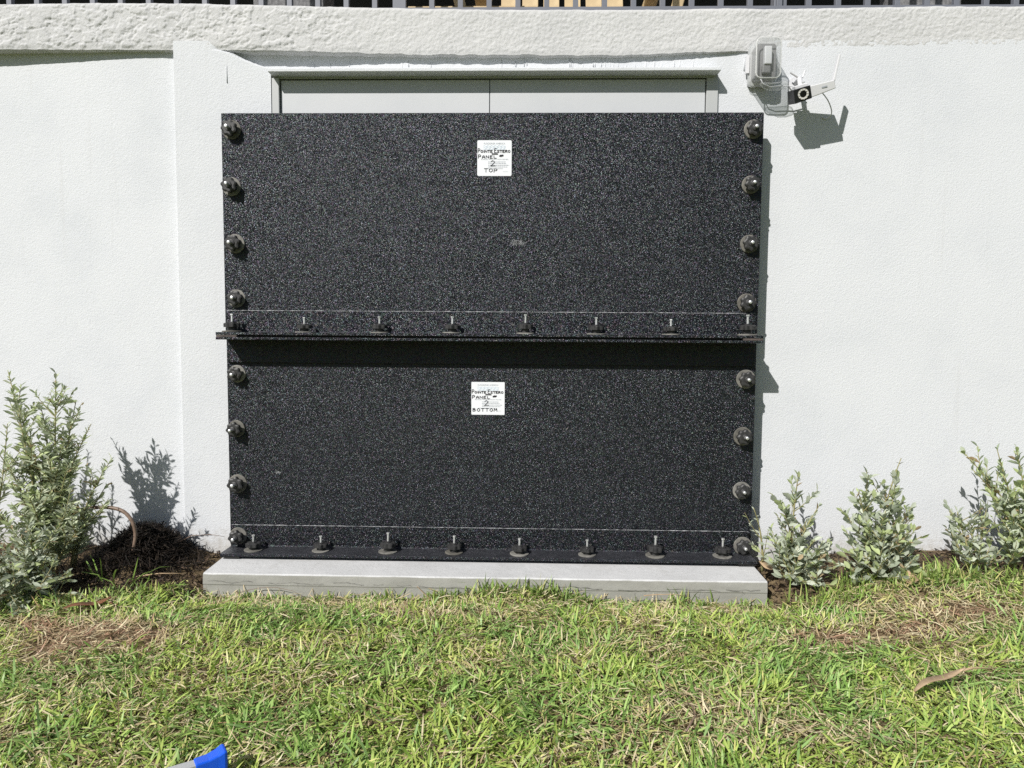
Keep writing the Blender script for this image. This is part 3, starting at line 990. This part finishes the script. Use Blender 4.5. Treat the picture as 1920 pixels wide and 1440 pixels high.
# ------------------------------------------------------------------ shrubs
def leaf_mesh(P, D, N, Ln, Wd, curl):
    """P base, D direction, N face normal, lengths and widths -> verts, faces"""
    D = D / np.linalg.norm(D, axis=1, keepdims=True)
    N = N - D * (N * D).sum(1, keepdims=True)
    N = N / np.maximum(np.linalg.norm(N, axis=1, keepdims=True), 1e-6)
    S = np.cross(D, N)
    rows = []
    L = Ln[:, None]; W = Wd[:, None]; C = curl[:, None] * L
    def pt(t, s, lift): return P + D * L * t + S * W * s + N * (lift * W - C * t * t)
    rows = [pt(0, 0, 0), pt(.32, -.42, .22), pt(.32, 0, 0), pt(.32, .42, .22), pt(.68, -.46, .2), pt(.68, 0, 0), pt(.68, .46, .2), pt(1, 0, 0)]
    V = np.stack(rows, 1).reshape(-1, 3)
    n = len(P); o = (np.arange(n) * 8)[:, None]
    tri = np.concatenate([o + np.array([0, 2, 1]), o + np.array([0, 3, 2]), o + np.array([4, 5, 7]), o + np.array([5, 6, 7])])
    quad = np.concatenate([o + np.array([1, 2, 5, 4]), o + np.array([2, 3, 6, 5])])
    return V, tri, quad

def shrub(name, label, stems, pal, group, leaf_len, aspect, seed, dens=1.0, twigs=6, stiff=.8):
    r_ = np.random.default_rng(seed)
    b0 = stems[0][0]
    root = thing(name, label, "shrub", tuple(b0), group)
    B0 = np.array(b0)
    for base, tip in stems:
        base = np.array(base); tip = np.array(tip)
        L = np.linalg.norm(tip - base)
        bow = r_.normal(0, .06, 3) * L; bow[2] = abs(bow[2]) * .3
        tt = np.linspace(0, 1, 14)
        c = base + (tip - base) * tt[:, None] + bow * (tt * (1 - tt) * 2)[:, None]
        horiz = tip - base; horiz = np.array([horiz[0], horiz[1], 0])
        c = c - horiz * (.35 * tt * (1 - tt))[:, None]
        sm = MB()
        sm.tube([tuple(p - B0) for p in c], list(np.linspace(.0055, .0014, 14)), 6)
        paths = [(c, 1.0, .18)]
        for k in range(int(twigs * max(L, .15) / .35)):
            t0 = r_.uniform(.12, .86)
            p0 = base + (tip - base) * t0 + bow * t0 * (1 - t0) * 2 - horiz * .35 * t0 * (1 - t0)
            a = r_.uniform(0, 2 * np.pi)
            d = np.array([np.cos(a), np.sin(a) * .8, r_.uniform(.5, 1.4)]); d /= np.linalg.norm(d)
            tl = r_.uniform(.05, .13) * (1.25 - t0 * .6)
            ts = np.linspace(0, 1, 6)
            pth = p0 + d * tl * ts[:, None] + np.array([0, 0, .25 * tl]) * (ts ** 2)[:, None]
            sm.tube([tuple(p - B0) for p in pth], list(np.linspace(.0022, .0009, 6)), 5, cap=False)
            paths.append((pth, .85, .1))
        st = sm.build("stem", M['stem'], root, smooth=True)
        Ps, Ds, Ns, Ls, Ts = [], [], [], [], []
        for pth, sc, start in paths:
            seg = np.linalg.norm(np.diff(pth, axis=0), axis=1); plen = seg.sum()
            nl = max(int(plen * r_.uniform(85, 130) * dens), 5)
            tl = start + (1 - start) * np.sort(r_.uniform(0, 1, nl)) ** .85
            pos = tl * (len(pth) - 1)
            i = np.clip(pos.astype(int), 0, len(pth) - 2); fr_ = (pos - i)[:, None]
            P = pth[i] * (1 - fr_) + pth[i + 1] * fr_
            tan = pth[i + 1] - pth[i]; tan /= np.linalg.norm(tan, axis=1, keepdims=True)
            a = np.arange(nl) * 2.4 + r_.uniform(0, 6) + r_.normal(0, .35, nl)
            rad = np.stack([np.cos(a), np.sin(a), np.zeros(nl)], 1)
            upw = (stiff * (.45 + .9 * tl))[:, None]
            D = rad + tan * upw + r_.normal(0, .18, (nl, 3))
            N = tan - rad * .4 + r_.normal(0, .3, (nl, 3))
            Ps.append(P); Ds.append(D); Ns.append(N)
            Ls.append(leaf_len * sc * r_.uniform(.45, 1.35, nl) * (1.05 - .45 * tl ** 3)); Ts.append(tl)
        P = np.concatenate(Ps) - B0; D = np.concatenate(Ds); N = np.concatenate(Ns); Ln = np.concatenate(Ls); T = np.concatenate(Ts)
        V, tri, quad = leaf_mesh(P, D, N, Ln, Ln * aspect * r_.uniform(.8, 1.2, len(Ln)), r_.normal(.05, .12, len(Ln)))
        n = len(Ln)
        pick = r_.uniform(0, 1, n)
        c0, c1, c2, c3 = [np.array(q) for q in pal]
        colr = c0 + (c1 - c0) * pick[:, None]
        young = (r_.uniform(0, 1, n) < .12 + .35 * T ** 3)
        colr[young] = c2 * r_.uniform(.85, 1.1, (young.sum(), 1))
        dry = r_.uniform(0, 1, n) < .03
        colr[dry] = c3
        colr = colr * r_.uniform(.82, 1.15, (n, 1))
        fo = np_obj("foliage", V, [tri, quad], M['leaf'], st, tone=np.repeat(colr, 8, 0))
        fo['kind'] = 'stuff'
    return root

SILV = [(.36, .42, .31), (.62, .66, .54), (.46, .54, .27), (.42, .33, .2)]
GREEN = [(.37, .44, .28), (.66, .70, .53), (.52, .60, .31), (.42, .34, .19)]
def S(base, tips): return [(base_ if (base_ := (base[0] + random.uniform(-.03, .03), base[1] + random.uniform(-.03, .03), base[2])) else base, t_) for t_ in tips]
shrub("shrub", "tall green leafy shrub at the left edge of the picture", S((-1.84, -.33, .02), [
    (-1.989, -.30, .80), (-1.804, -.30, .795), (-1.931, -.34, .71), (-1.874, -.38, .59), (-1.687, -.28, .60), (-1.70, -.40, .47),
    (-1.755, -.26, .69), (-1.902, -.25, .66), (-1.77, -.42, .50), (-1.93, -.45, .52), (-1.66, -.44, .33), (-1.63, -.42, .25), (-1.78, -.5, .36), (-1.9, -.52, .33)]), GREEN, "shrubs along the wall", .041, .33, 3, 1.42, 11)
shrub("shrub", "leaning green shrub arm pointing right beside the brown pipe", S((-1.76, -.30, .03), [(-1.598, -.30, .47), (-1.64, -.27, .36), (-1.60, -.36, .30)]), GREEN, "shrubs along the wall", .040, .31, 5, 1.3, 10)
shrub("shrub", "green shrub half cut off by the left picture border", S((-2.1, -.28, .02), [(-2.106, -.3, .75), (-2.2, -.3, .67), (-2.0, -.3, .60), (-2.05, -.45, .45)]), GREEN, "shrubs along the wall", .041, .31, 8, 1.2, 9)
shrub("shrub", "low silvery grey shrub drooping over the lawn in the left corner", S((-1.80, -.50, .02), [
    (-1.62, -.68, .10), (-1.70, -.70, .06), (-1.75, -.72, .12), (-1.82, -.68, .16), (-1.57, -.62, .12), (-1.9, -.62, .2), (-1.66, -.60, .17), (-1.55, -.60, .05), (-1.72, -.62, .2), (-1.6, -.55, .08), (-1.75, -.76, .06), (-1.82, -.78, .10), (-1.9, -.72, .15), (-1.70, -.62, .25), (-1.80, -.58, .29), (-1.66, -.74, .04)]), SILV, "shrubs along the wall", .040, .34, 12, 1.2, 8)
shrub("shrub", "small silvery shrub just right of the concrete step", S((1.0, -.29, .035), [
    (1.01, -.28, .435), (.965, -.28, .30), (1.09, -.28, .315), (1.06, -.33, .20), (1.12, -.30, .17), (.95, -.34, .14), (1.03, -.38, .13), (.92, -.30, .10), (1.14, -.36, .11), (1.0, -.42, .07), (1.10, -.42, .06), (.93, -.36, .07), (1.06, -.25, .26)]), SILV, "shrubs along the wall", .046, .44, 21, .80, 7, 1.1)
shrub("seedling", "thin bare sprig against the panels' lower right corner", S((.925, -.22, .04), [(.853, -.26, .30)]), SILV, "shrubs along the wall", .034, .36, 24, .45, 3, .6)
shrub("shrub", "bushy silvery shrub with a dry tip, middle of the right bed", S((1.30, -.30, .04), [
    (1.253, -.30, .455), (1.360, -.30, .43), (1.216, -.32, .38), (1.435, -.28, .315), (1.191, -.30, .28), (1.323, -.30, .40), (1.45, -.33, .22), (1.165, -.36, .17), (1.28, -.40, .25), (1.37, -.40, .22), (1.25, -.42, .12), (1.33, -.44, .10), (1.42, -.38, .12), (1.17, -.42, .08), (1.48, -.36, .10), (1.20, -.25, .22), (1.40, -.26, .30), (1.30, -.36, .32), (1.12, -.34, .12)]), SILV, "shrubs along the wall", .047, .46, 31, .82, 7, 1.2)
shrub("seedling", "bare stalk with a withered tuft rising above the bushy silvery shrub", S((1.34, -.29, .05), [(1.378, -.30, .505)]), [(.2, .2, .13), (.28, .27, .18), (.25, .29, .14), (.25, .16, .1)], "shrubs along the wall", .024, .4, 36, .35, 1, .5)
shrub("shrub", "low silvery shrub left of the shrub cut by the right border", S((1.70, -.25, .06), [
    (1.622, -.25, .295), (1.712, -.25, .285), (1.596, -.26, .22), (1.664, -.25, .255), (1.62, -.34, .14), (1.68, -.36, .16), (1.74, -.34, .14)]), SILV, "shrubs along the wall", .045, .44, 41, .82, 6, 1.1)
shrub("shrub", "tall silvery green shrub cut off by the right picture border", S((1.96, -.20, .06), [(1.66, -.22, .51), (1.692, -.22, .45), (1.778, -.22, .53), (1.848, -.22, .54), (1.73, -.25, .38), (1.917, -.22, .55), (2.02, -.22, .49), (1.78, -.26, .44)]) + S((1.84, -.24, .06), [
    (1.80, -.30, .30), (1.88, -.32, .33), (1.74, -.34, .22), (1.80, -.36, .18)]),
    [(.33, .40, .26), (.58, .63, .48), (.45, .54, .24), (.40, .30, .17)], "shrubs along the wall", .045, .44, 51, .82, 6, 1.1)

# ------------------------------------------------------------------ mulch, pipe, litter
def strips(name, P, A, pitch, Ln, Wd, colr, mat, lift=.3):
    """small bent flat strips"""
    n = len(P)
    D = np.stack([np.cos(A) * np.cos(pitch), np.sin(A) * np.cos(pitch), np.sin(pitch)], 1)
    Sd = np.stack([-np.sin(A), np.cos(A), rng.normal(0, .35, n)], 1)
    N = np.cross(D, Sd)
    L = Ln[:, None]; W = Wd[:, None]
    a = P - D * L * .5; b = P + N * L * rng.normal(0, .1, (n, 1)); c = P + D * L * .5
    V = np.stack([a - Sd * W * .7, a + Sd * W * .7, b - Sd * W, b + Sd * W, c - Sd * W * .4, c + Sd * W * .4], 1).reshape(-1, 3)
    o = (np.arange(n) * 6)[:, None]
    q = np.concatenate([o + np.array([0, 1, 3, 2]), o + np.array([2, 3, 5, 4])])
    return np_obj(name, V, [q], mat, tone=np.repeat(colr, 6, 0))
def bed_edge(x):
    """y of the lawn's edge towards the wall"""
    x = np.asarray(x, float)
    e = np.where(x < -1.225, -.40 - .12 * sstep(-1.27, -1.42, x) - .11 * sstep(-1.45, -1.9, x), np.where(x > .885, -.455 + .13 * sstep(.95, 1.3, x), -.36))
    return e + .035 * (fbm(x * 7, x * 0, 3, 77) - .5)
n = 15000
x = rng.uniform(-2.7, 2.7, n); y = rng.uniform(-.68, -.01, n)
kp = (y > bed_edge(x) - .10) & ~((x > -1.22) & (x < .89))
x, y = x[kp], y[kp]
mx_ = rng.normal(-1.55, .085, 5600); my_ = rng.normal(-.21, .10, 5600)
kp = (my_ < -.01) & (mx_ < -1.24)
nm = kp.sum()
x = np.r_[x, mx_[kp]]; y = np.r_[y, my_[kp]]
z = ground_h(x, y) + rng.uniform(0, .016, len(x))
A = rng.uniform(0, 2 * np.pi, len(x))
z[-nm:] += rng.uniform(0, .02, nm)
base = np.array([(.030, .021, .015), (.06, .038, .024), (.10, .065, .042), (.17, .125, .085)])
colr = base[rng.choice(4, len(x), p=[.4, .33, .19, .08])] * rng.uniform(.7, 1.3, (len(x), 1))
colr[-nm:] *= .26
mp_ = rng.normal(.0, .35, len(x)); ml_ = rng.uniform(.015, .05, len(x)); mw_ = rng.uniform(.0015, .004, len(x))
mp_[-nm:] = rng.normal(.05, .5, nm); ml_[-nm:] = rng.uniform(.03, .085, nm); mw_[-nm:] = rng.uniform(.0008, .0022, nm)
mul = strips("mulch", np.c_[x, y, z], A, mp_, ml_, mw_, colr, M['chip'])
tag(mul, "dark shredded mulch heaped in the beds along the wall", "mulch", kind='stuff')

hose = [(-1.90, -.30, .05), (-1.889, -.30, .19), (-1.814, -.30, .235), (-1.73, -.30, .268), (-1.646, -.30, .280), (-1.573, -.30, .271), (-1.532, -.30, .235), (-1.516, -.30, .18), (-1.523, -.305, .117), (-1.54, -.31, .05), (-1.545, -.31, .0)]
cr = []
for i in range(len(hose) - 1):
    p0, p1, p2, p3 = [np.array(hose[max(0, min(len(hose) - 1, i + d))]) for d in (-1, 0, 1, 2)]
    for k in range(8):
        t_ = k / 8
        cr.append(tuple(.5 * ((2 * p1) + (p2 - p0) * t_ + (2 * p0 - 5 * p1 + 4 * p2 - p3) * t_ ** 2 + (3 * p1 - p0 - 3 * p2 + p3) * t_ ** 3)))
tag(MB().tube(cr, [.0068 + (.0007 if k % 3 == 0 else 0) for k in range(len(cr))], 12).build("irrigation_pipe", M['pipe'], None, smooth=True),
    "brown plastic irrigation pipe arching over the dark mulch heap", "pipe")

def curl_leaf(name, p0, p1, w, mat, label, cat, lift=.01, bend=.02, group=None):
    p0 = np.array(p0); p1 = np.array(p1); m_ = MB()
    d = p1 - p0; s = np.cross(d, (0, 0, 1)); s /= np.linalg.norm(s)
    vs = []; N_ = 12
    for th in (0, -.0015):
        for k in range(N_ + 1):
            t_ = k / N_
            ww = w * (math.sin(math.pi * min(max(t_, .03), .985)) ** .6)
            c_ = p0 + d * t_ + s * bend * math.sin(t_ * math.pi) + np.array([0, 0, lift + .006 * math.sin(t_ * 7)])
            for q, zz_ in ((-1, .25), (0, 0), (1, .35)):
                vs.append(tuple(c_ + s * q * ww + np.array([0, 0, zz_ * ww + th])))
    fs = []; o2 = (N_ + 1) * 3
    for k in range(N_):
        for j in range(2):
            a = k * 3 + j
            fs.append((a, a + 1, a + 4, a + 3)); fs.append((a + o2 + 3, a + o2 + 4, a + o2 + 1, a + o2))
        fs.append((k * 3, k * 3 + 3, k * 3 + 3 + o2, k * 3 + o2)); fs.append((k * 3 + 2 + o2, k * 3 + 5 + o2, k * 3 + 5, k * 3 + 2))
    m_.add(vs, fs)
    return tag(m_.build(name, mat, None, smooth=True), label, cat, group)
curl_leaf("dry_palm_leaf", (.985, -1.17, .042), (1.185, -1.05, .046), .0125, M['dry'], "long dry brown leaf lying on the lawn at lower right", "leaf", bend=-.008)
MB_ = MB().tube([(1.165, -1.06, .055), (1.21, -1.04, .055), (1.28, -1.03, .05)], [.004, .0025, .0012], 6)
tag(MB_.build("dry_leaf_stalk", M['dry'], None, smooth=True), "thin dry stalk at the tip of the long brown leaf", "stalk")
curl_leaf("bark_strip", (-1.535, -.70, .03), (-1.435, -.60, .03), .021, M['bark'], "reddish brown strip of bark on the grass below the left shrubs", "bark")
curl_leaf("dry_leaf", (-1.41, -.655, .03), (-1.385, -.64, .03), .014, M['bark'], "small reddish brown leaf right of the bark strip", "leaf")
curl_leaf("dry_leaf", (1.35, -.425, .05), (1.39, -.36, .085), .018, M['dry'], "curled pale brown leaf below the bushy silvery shrub", "leaf")
curl_leaf("dry_leaf", (.90, -.20, .065), (.955, -.27, .055), .02, M['dry'], "flat brown leaf in the mulch at the step's right end", "leaf")
def twig(label, pts, r, mat=M['stem']):
    tag(MB().tube(pts, [r * (1 - .6 * k / (len(pts) - 1)) for k in range(len(pts))], 6).build("twig", mat, None, smooth=True), label, "twig")
twig("dark thin runner lying against the step's front at its left end", [(-1.12, -.386, -.03), (-1.06, -.384, -.008), (-1.0, -.382, .004), (-.94, -.384, .007), (-.88, -.387, -.004), (-.82, -.392, -.03)], .0014, M['pipe'])
twig("dry stick lying on the bark mulch left of the step", [(-1.46, -.40, .045), (-1.38, -.39, .055), (-1.29, -.37, .05)], .0035, M['dry'])
twig("thin bare twig against the wall left of the panels", [(-1.46, -.14, .08), (-1.38, -.13, .125), (-1.30, -.13, .13), (-1.24, -.14, .125)], .002, M['pipe'])
twig("brown blade-like stick along the step's foot towards its right end", [(.42, -.40, .004), (.47, -.402, .010), (.53, -.40, .011), (.57, -.40, .006)], .0020, M['dry'])
twig("short brown twig in the dry patch at the lower right of the lawn", [(.37, -1.34, .03), (.40, -1.30, .045), (.402, -1.26, .05), (.385, -1.23, .045)], .0026, M['pipe'])

# ------------------------------------------------------------------ bar with blue cap
e1 = Vector((-.640, -1.528, .0)); dirv = Vector((-.120, -.082, 0)).normalized()      # from the cap end, leftwards and nearer
ang = math.atan2(dirv.y, dirv.x)
lv = thing("spirit_level", "silver metal bar with a blue end cap lying on the lawn", "level", (e1.x, e1.y, .004))
lv.rotation_euler = (0, 0, ang)
prof = [(-.013, 0), (.013, 0), (.013, .009), (.008, .013), (.008, .049), (.013, .053), (.013, .062), (-.013, .062), (-.013, .053), (-.008, .049), (-.008, .013), (-.013, .009)]
m_ = MB(); n = len(prof)
m_.add([(xx, a, b) for xx in (.045, .62) for a, b in prof], [tuple(range(n - 1, -1, -1)), tuple(range(n, 2 * n))] + [(i, (i + 1) % n, (i + 1) % n + n, i + n) for i in range(n)])
m_.build("bar", M['alu'], lv, bevel=.0008)
m_ = MB()
secs = [(.056, .0145, -.002, .0645), (.03, .0155, -.003, .066), (.012, .017, -.005, .071), (.0, .019, -.008, .077), (-.006, .0175, -.006, .075)]
vs = []
for xx, hw, z0, z1 in secs:
    vs += [(xx, -hw, z0), (xx, hw, z0), (xx, hw, z1), (xx, -hw, z1)]
fs = [(3, 2, 1, 0), tuple(range(16, 20))] + [(r * 4 + k, r * 4 + (k + 1) % 4, r * 4 + 4 + (k + 1) % 4, r * 4 + 4 + k) for r in range(4) for k in range(4)]
m_.add(vs, fs)
cap = m_.build("end_cap", M['blue'], lv, bevel=.003)
MB().box(.012, .048, .0148, .0172, .018, .034).build("grip_slot", M['bplastic'], cap, bevel=.001)
MB().box(.012, .048, -.0172, -.0148, .018, .034).build("grip_slot", M['bplastic'], cap, bevel=.001)

# ------------------------------------------------------------------ lawn
patches = [(-1.28, -.86, .17, .09, 1.5), (-.46, -.61, .12, .04, 1.0), (.92, -.78, .15, .06, 1.1), (1.2, -.72, .22, .06, .9), (.42, -1.19, .16, .08, .75), (.63, -1.30, .20, .07, .7),
           (1.5, -.60, .2, .07, 1.0), (-1.45, -.95, .12, .10, .8), (-1.6, -.78, .12, .06, .9), (-.95, -.5, .10, .04, .7), (-.1, -.62, .18, .06, .45), (-.15, -1.0, .2, .05, .35), (.1, -1.4, .15, .06, .4), (1.35, -.5, .3, .06, .35)]
def dryness(x, y):
    d = .30 * sstep(.45, .75, fbm(x * 3.2 + 3, y * 4.5, 4, 61)) + .14 * sstep(-1.0, -.5, y)
    for px, py, sx, sy, a in patches:
        d = d + a * np.exp(-((x - px) / sx) ** 2 - ((y - py) / sy) ** 2)
    return np.clip(d, 0, 1.2)
def blades(x, y, Ln, Wd, tilt, A, colr, z0, curl):
    n = len(x)
    ux = np.cos(A); uy = np.sin(A)
    s = np.stack([-uy, ux, np.zeros(n)], 1)
    rot = rng.normal(0, .38, n)           # twist about own axis
    P = np.stack([x, y, z0], 1)
    pts = []
    for t_ in (0, .35, .72, 1.0):
        th = tilt + curl * t_
        r_ = np.sin(th) * t_ * Ln; h_ = np.cos(th) * t_ * Ln
        pts.append(P + np.stack([ux * r_, uy * r_, h_], 1))
    nrm = np.stack([-ux * np.cos(tilt), -uy * np.cos(tilt), np.sin(tilt)], 1)
    sd = s * np.cos(rot)[:, None] + nrm * np.sin(rot)[:, None]
    W = Wd[:, None]
    V = np.stack([pts[0] - sd * W * .7, pts[0] + sd * W * .7, pts[1] - sd * W, pts[1] + sd * W, pts[2] - sd * W * .8, pts[2] + sd * W * .8, pts[3]], 1).reshape(-1, 3)
    o = (np.arange(n) * 7)[:, None]
    q = np.concatenate([o + np.array([0, 1, 3, 2]), o + np.array([2, 3, 5, 4])])
    tr = o + np.array([4, 5, 6])
    return V, q, tr, np.repeat(colr, 7, 0)
parts = []
def add_blades(n, xr, yr, kind):
    x = rng.uniform(*xr, n); y = rng.uniform(*yr, n)
    kp = y < bed_edge(x) - .012 + rng.normal(0, .018, n)
    x, y = x[kp], y[kp]; d = dryness(x, y); n = len(x)
    if kind == 'green':
        kp = rng.uniform(0, 1, n) > d * .95
        x, y, d = x[kp], y[kp], d[kp]; n = len(x)
        Ln = rng.gamma(6, .0059, n).clip(.014, .08)
        Wd = rng.uniform(.0014, .0034, n)
        tilt = rng.normal(1.16, .36, n).clip(.1, 1.5)
        g = rng.uniform(0, 1, n)[:, None]
        colr = np.array([.17, .305, .05]) * (1 - g) + np.array([.52, .655, .20]) * g
        hue = sstep(.35, .65, fbm(x * 5 + 40, y * 7, 4, 71))[:, None]
        colr = colr * (np.array([.86, .96, 1.02]) * (1 - hue) + np.array([1.2, 1.1, 1.0]) * hue)
        yl = rng.uniform(0, 1, n) < .10 + .4 * d
        Wd[yl] *= .75
        colr[yl] = np.array([.68, .65, .26]) * rng.uniform(.7, 1.1, (yl.sum(), 1))
        bl = rng.uniform(0, 1, n) < .12
        colr[bl] = np.array([.26, .41, .14]) * rng.uniform(.8, 1.25, (bl.sum(), 1))
        nearstep = sstep(-.60, -.45, y) * sstep(-1.25, -1.15, x) * sstep(.95, .85, x)
        Ln = Ln * (1 - .42 * nearstep)
        z0 = ground_h(x, y) + rng.uniform(0, .022, n) * (1 - .7 * nearstep)
    else:
        kp = rng.uniform(0, 1, n) < .25 + 1.3 * d
        x, y, d = x[kp], y[kp], d[kp]; n = len(x)
        Ln = rng.uniform(.02, .07, n); Wd = rng.uniform(.0007, .0022, n)
        tilt = rng.normal(1.38, .16, n)
        g = rng.uniform(0, 1, n)[:, None]
        colr = np.array([.50, .38, .22]) * (1 - g) + np.array([.85, .77, .52]) * g
        br = (rng.uniform(0, 1, n) < .5) & (d > .9)
        colr[br] = np.array([.42, .27, .18]) * rng.uniform(.6, 1.4, (br.sum(), 1))
        z0 = ground_h(x, y) + rng.uniform(.001, .026, n)
    A = 4 * np.pi * fbm(x * 6 + 13, y * 6 + 2, 2, 88) + rng.normal(0, 1.1, n)
    parts.append(blades(x, y, Ln, Wd, tilt, A, colr, z0, rng.normal(.25, .35, n)))
add_blades(112000, (-2.3, 2.3), (-1.75, -.2), 'green')
add_blades(70000, (-2.3, 2.3), (-1.75, -.2), 'dry')
add_blades(26000, (-3.2, 3.2), (-3.3, -1.75), 'green')
add_blades(9000, (-3.2, 3.2), (-3.3, -1.75), 'dry')
# runners creeping over the turf
n = 420
x = rng.uniform(-2.2, 2.2, n); y = rng.uniform(-1.7, -.45, n)
kp = y < bed_edge(x) - .05
x, y = x[kp], y[kp]; n = len(x)
g = rng.uniform(0, 1, (n, 1))
parts.append(blades(x, y, rng.uniform(.08, .19, n), rng.uniform(.0007, .0014, n), rng.normal(1.5, .06, n), rng.uniform(0, 6.28, n),
                    np.array([.36, .22, .12]) * (1 - g) + np.array([.70, .62, .36]) * g, ground_h(x, y) + rng.uniform(.012, .034, n), rng.normal(0, .08, n)))
# upright tufts along the step and the bed edges
def tuft(cx_, cy_, n, h, spread, tone):
    x = rng.normal(cx_, spread, n); y = rng.normal(cy_, spread * .5, n)
    y = np.where((x > SX0 - .01) & (x < SX1 + .01), np.minimum(y, SY0 - .02), y)
    Ln = h * rng.uniform(.5, 1.15, n)
    g = rng.uniform(.6, 1.25, (n, 1))
    colr = np.array(tone) * g
    yl = rng.uniform(0, 1, n) < .2
    colr[yl] = np.array([.52, .52, .2])
    parts.append(blades(x, y, Ln, rng.uniform(.0018, .0034, n), np.abs(rng.normal(.25, .3, n)), rng.uniform(0, 6.28, n), colr, ground_h(x, y), rng.normal(.4, .3, n)))
for cx_ in np.arange(SX0 + .06, SX1, .035):
    hh = .034 + .035 * math.exp(-((cx_ + .05) / .25) ** 2) + random.uniform(-.008, .012)
    if random.random() < .7:
        tuft(cx_, SY0 - .035, random.randint(8, 22), hh, .022, (.30, .43, .12))
for k in range(6):
    tuft(random.uniform(-.2, .12), SY0 - .04, 16, .09, .03, (.26, .38, .10))
for cx_, h in ((.55, .085), (.63, .07), (-.52, .07), (-.75, .05), (-.34, .075)):
    tuft(cx_, SY0 - .035, 20, h, .02, (.25, .38, .09))
for k in range(70):
    x_ = random.uniform(.92, 2.1); tuft(x_, float(bed_edge(x_)) - random.uniform(-.03, .10), 12, random.uniform(.05, .085), .03, (.30, .41, .11))
for k in range(40):
    x_ = random.uniform(-2.1, -1.25); tuft(x_, float(bed_edge(x_)) - random.uniform(0, .08), 9, random.uniform(.04, .07), .03, (.27, .37, .12))
# long stray blades: mulch heap and right bed
for (x_, y_, n_, h_) in ((-1.53, -.40, 5, .13), (-1.45, -.43, 6, .12), (-1.6, -.42, 6, .13), (1.18, -.32, 10, .12), (1.47, -.24, 8, .16), (1.52, -.30, 8, .12), (1.75, -.30, 8, .14), (-1.08, -.40, 3, .095), (1.60, -.30, 8, .1)):
    x = rng.normal(x_, .02, n_); y = rng.normal(y_, .015, n_)
    colr = np.array([.24, .38, .08]) * rng.uniform(.6, 1.3, (n_, 1))
    parts.append(blades(x, y, h_ * rng.uniform(.6, 1.1, n_), rng.uniform(.002, .0036, n_), np.abs(rng.normal(.55, .35, n_)), rng.uniform(0, 6.28, n_), colr, ground_h(x, y), rng.normal(.6, .3, n_)))
off = 0; Vs, Qs, Ts, Cs = [], [], [], []
for V, q, tr, c in parts:
    Vs.append(V); Qs.append(q + off); Ts.append(tr + off); Cs.append(c); off += len(V)
lawn = np_obj("grass", np.concatenate(Vs), [np.concatenate(Qs), np.concatenate(Ts)], M['grass'], tone=np.concatenate(Cs))
tag(lawn, "patchy green and straw coloured lawn in front of the wall", "grass", kind='stuff')
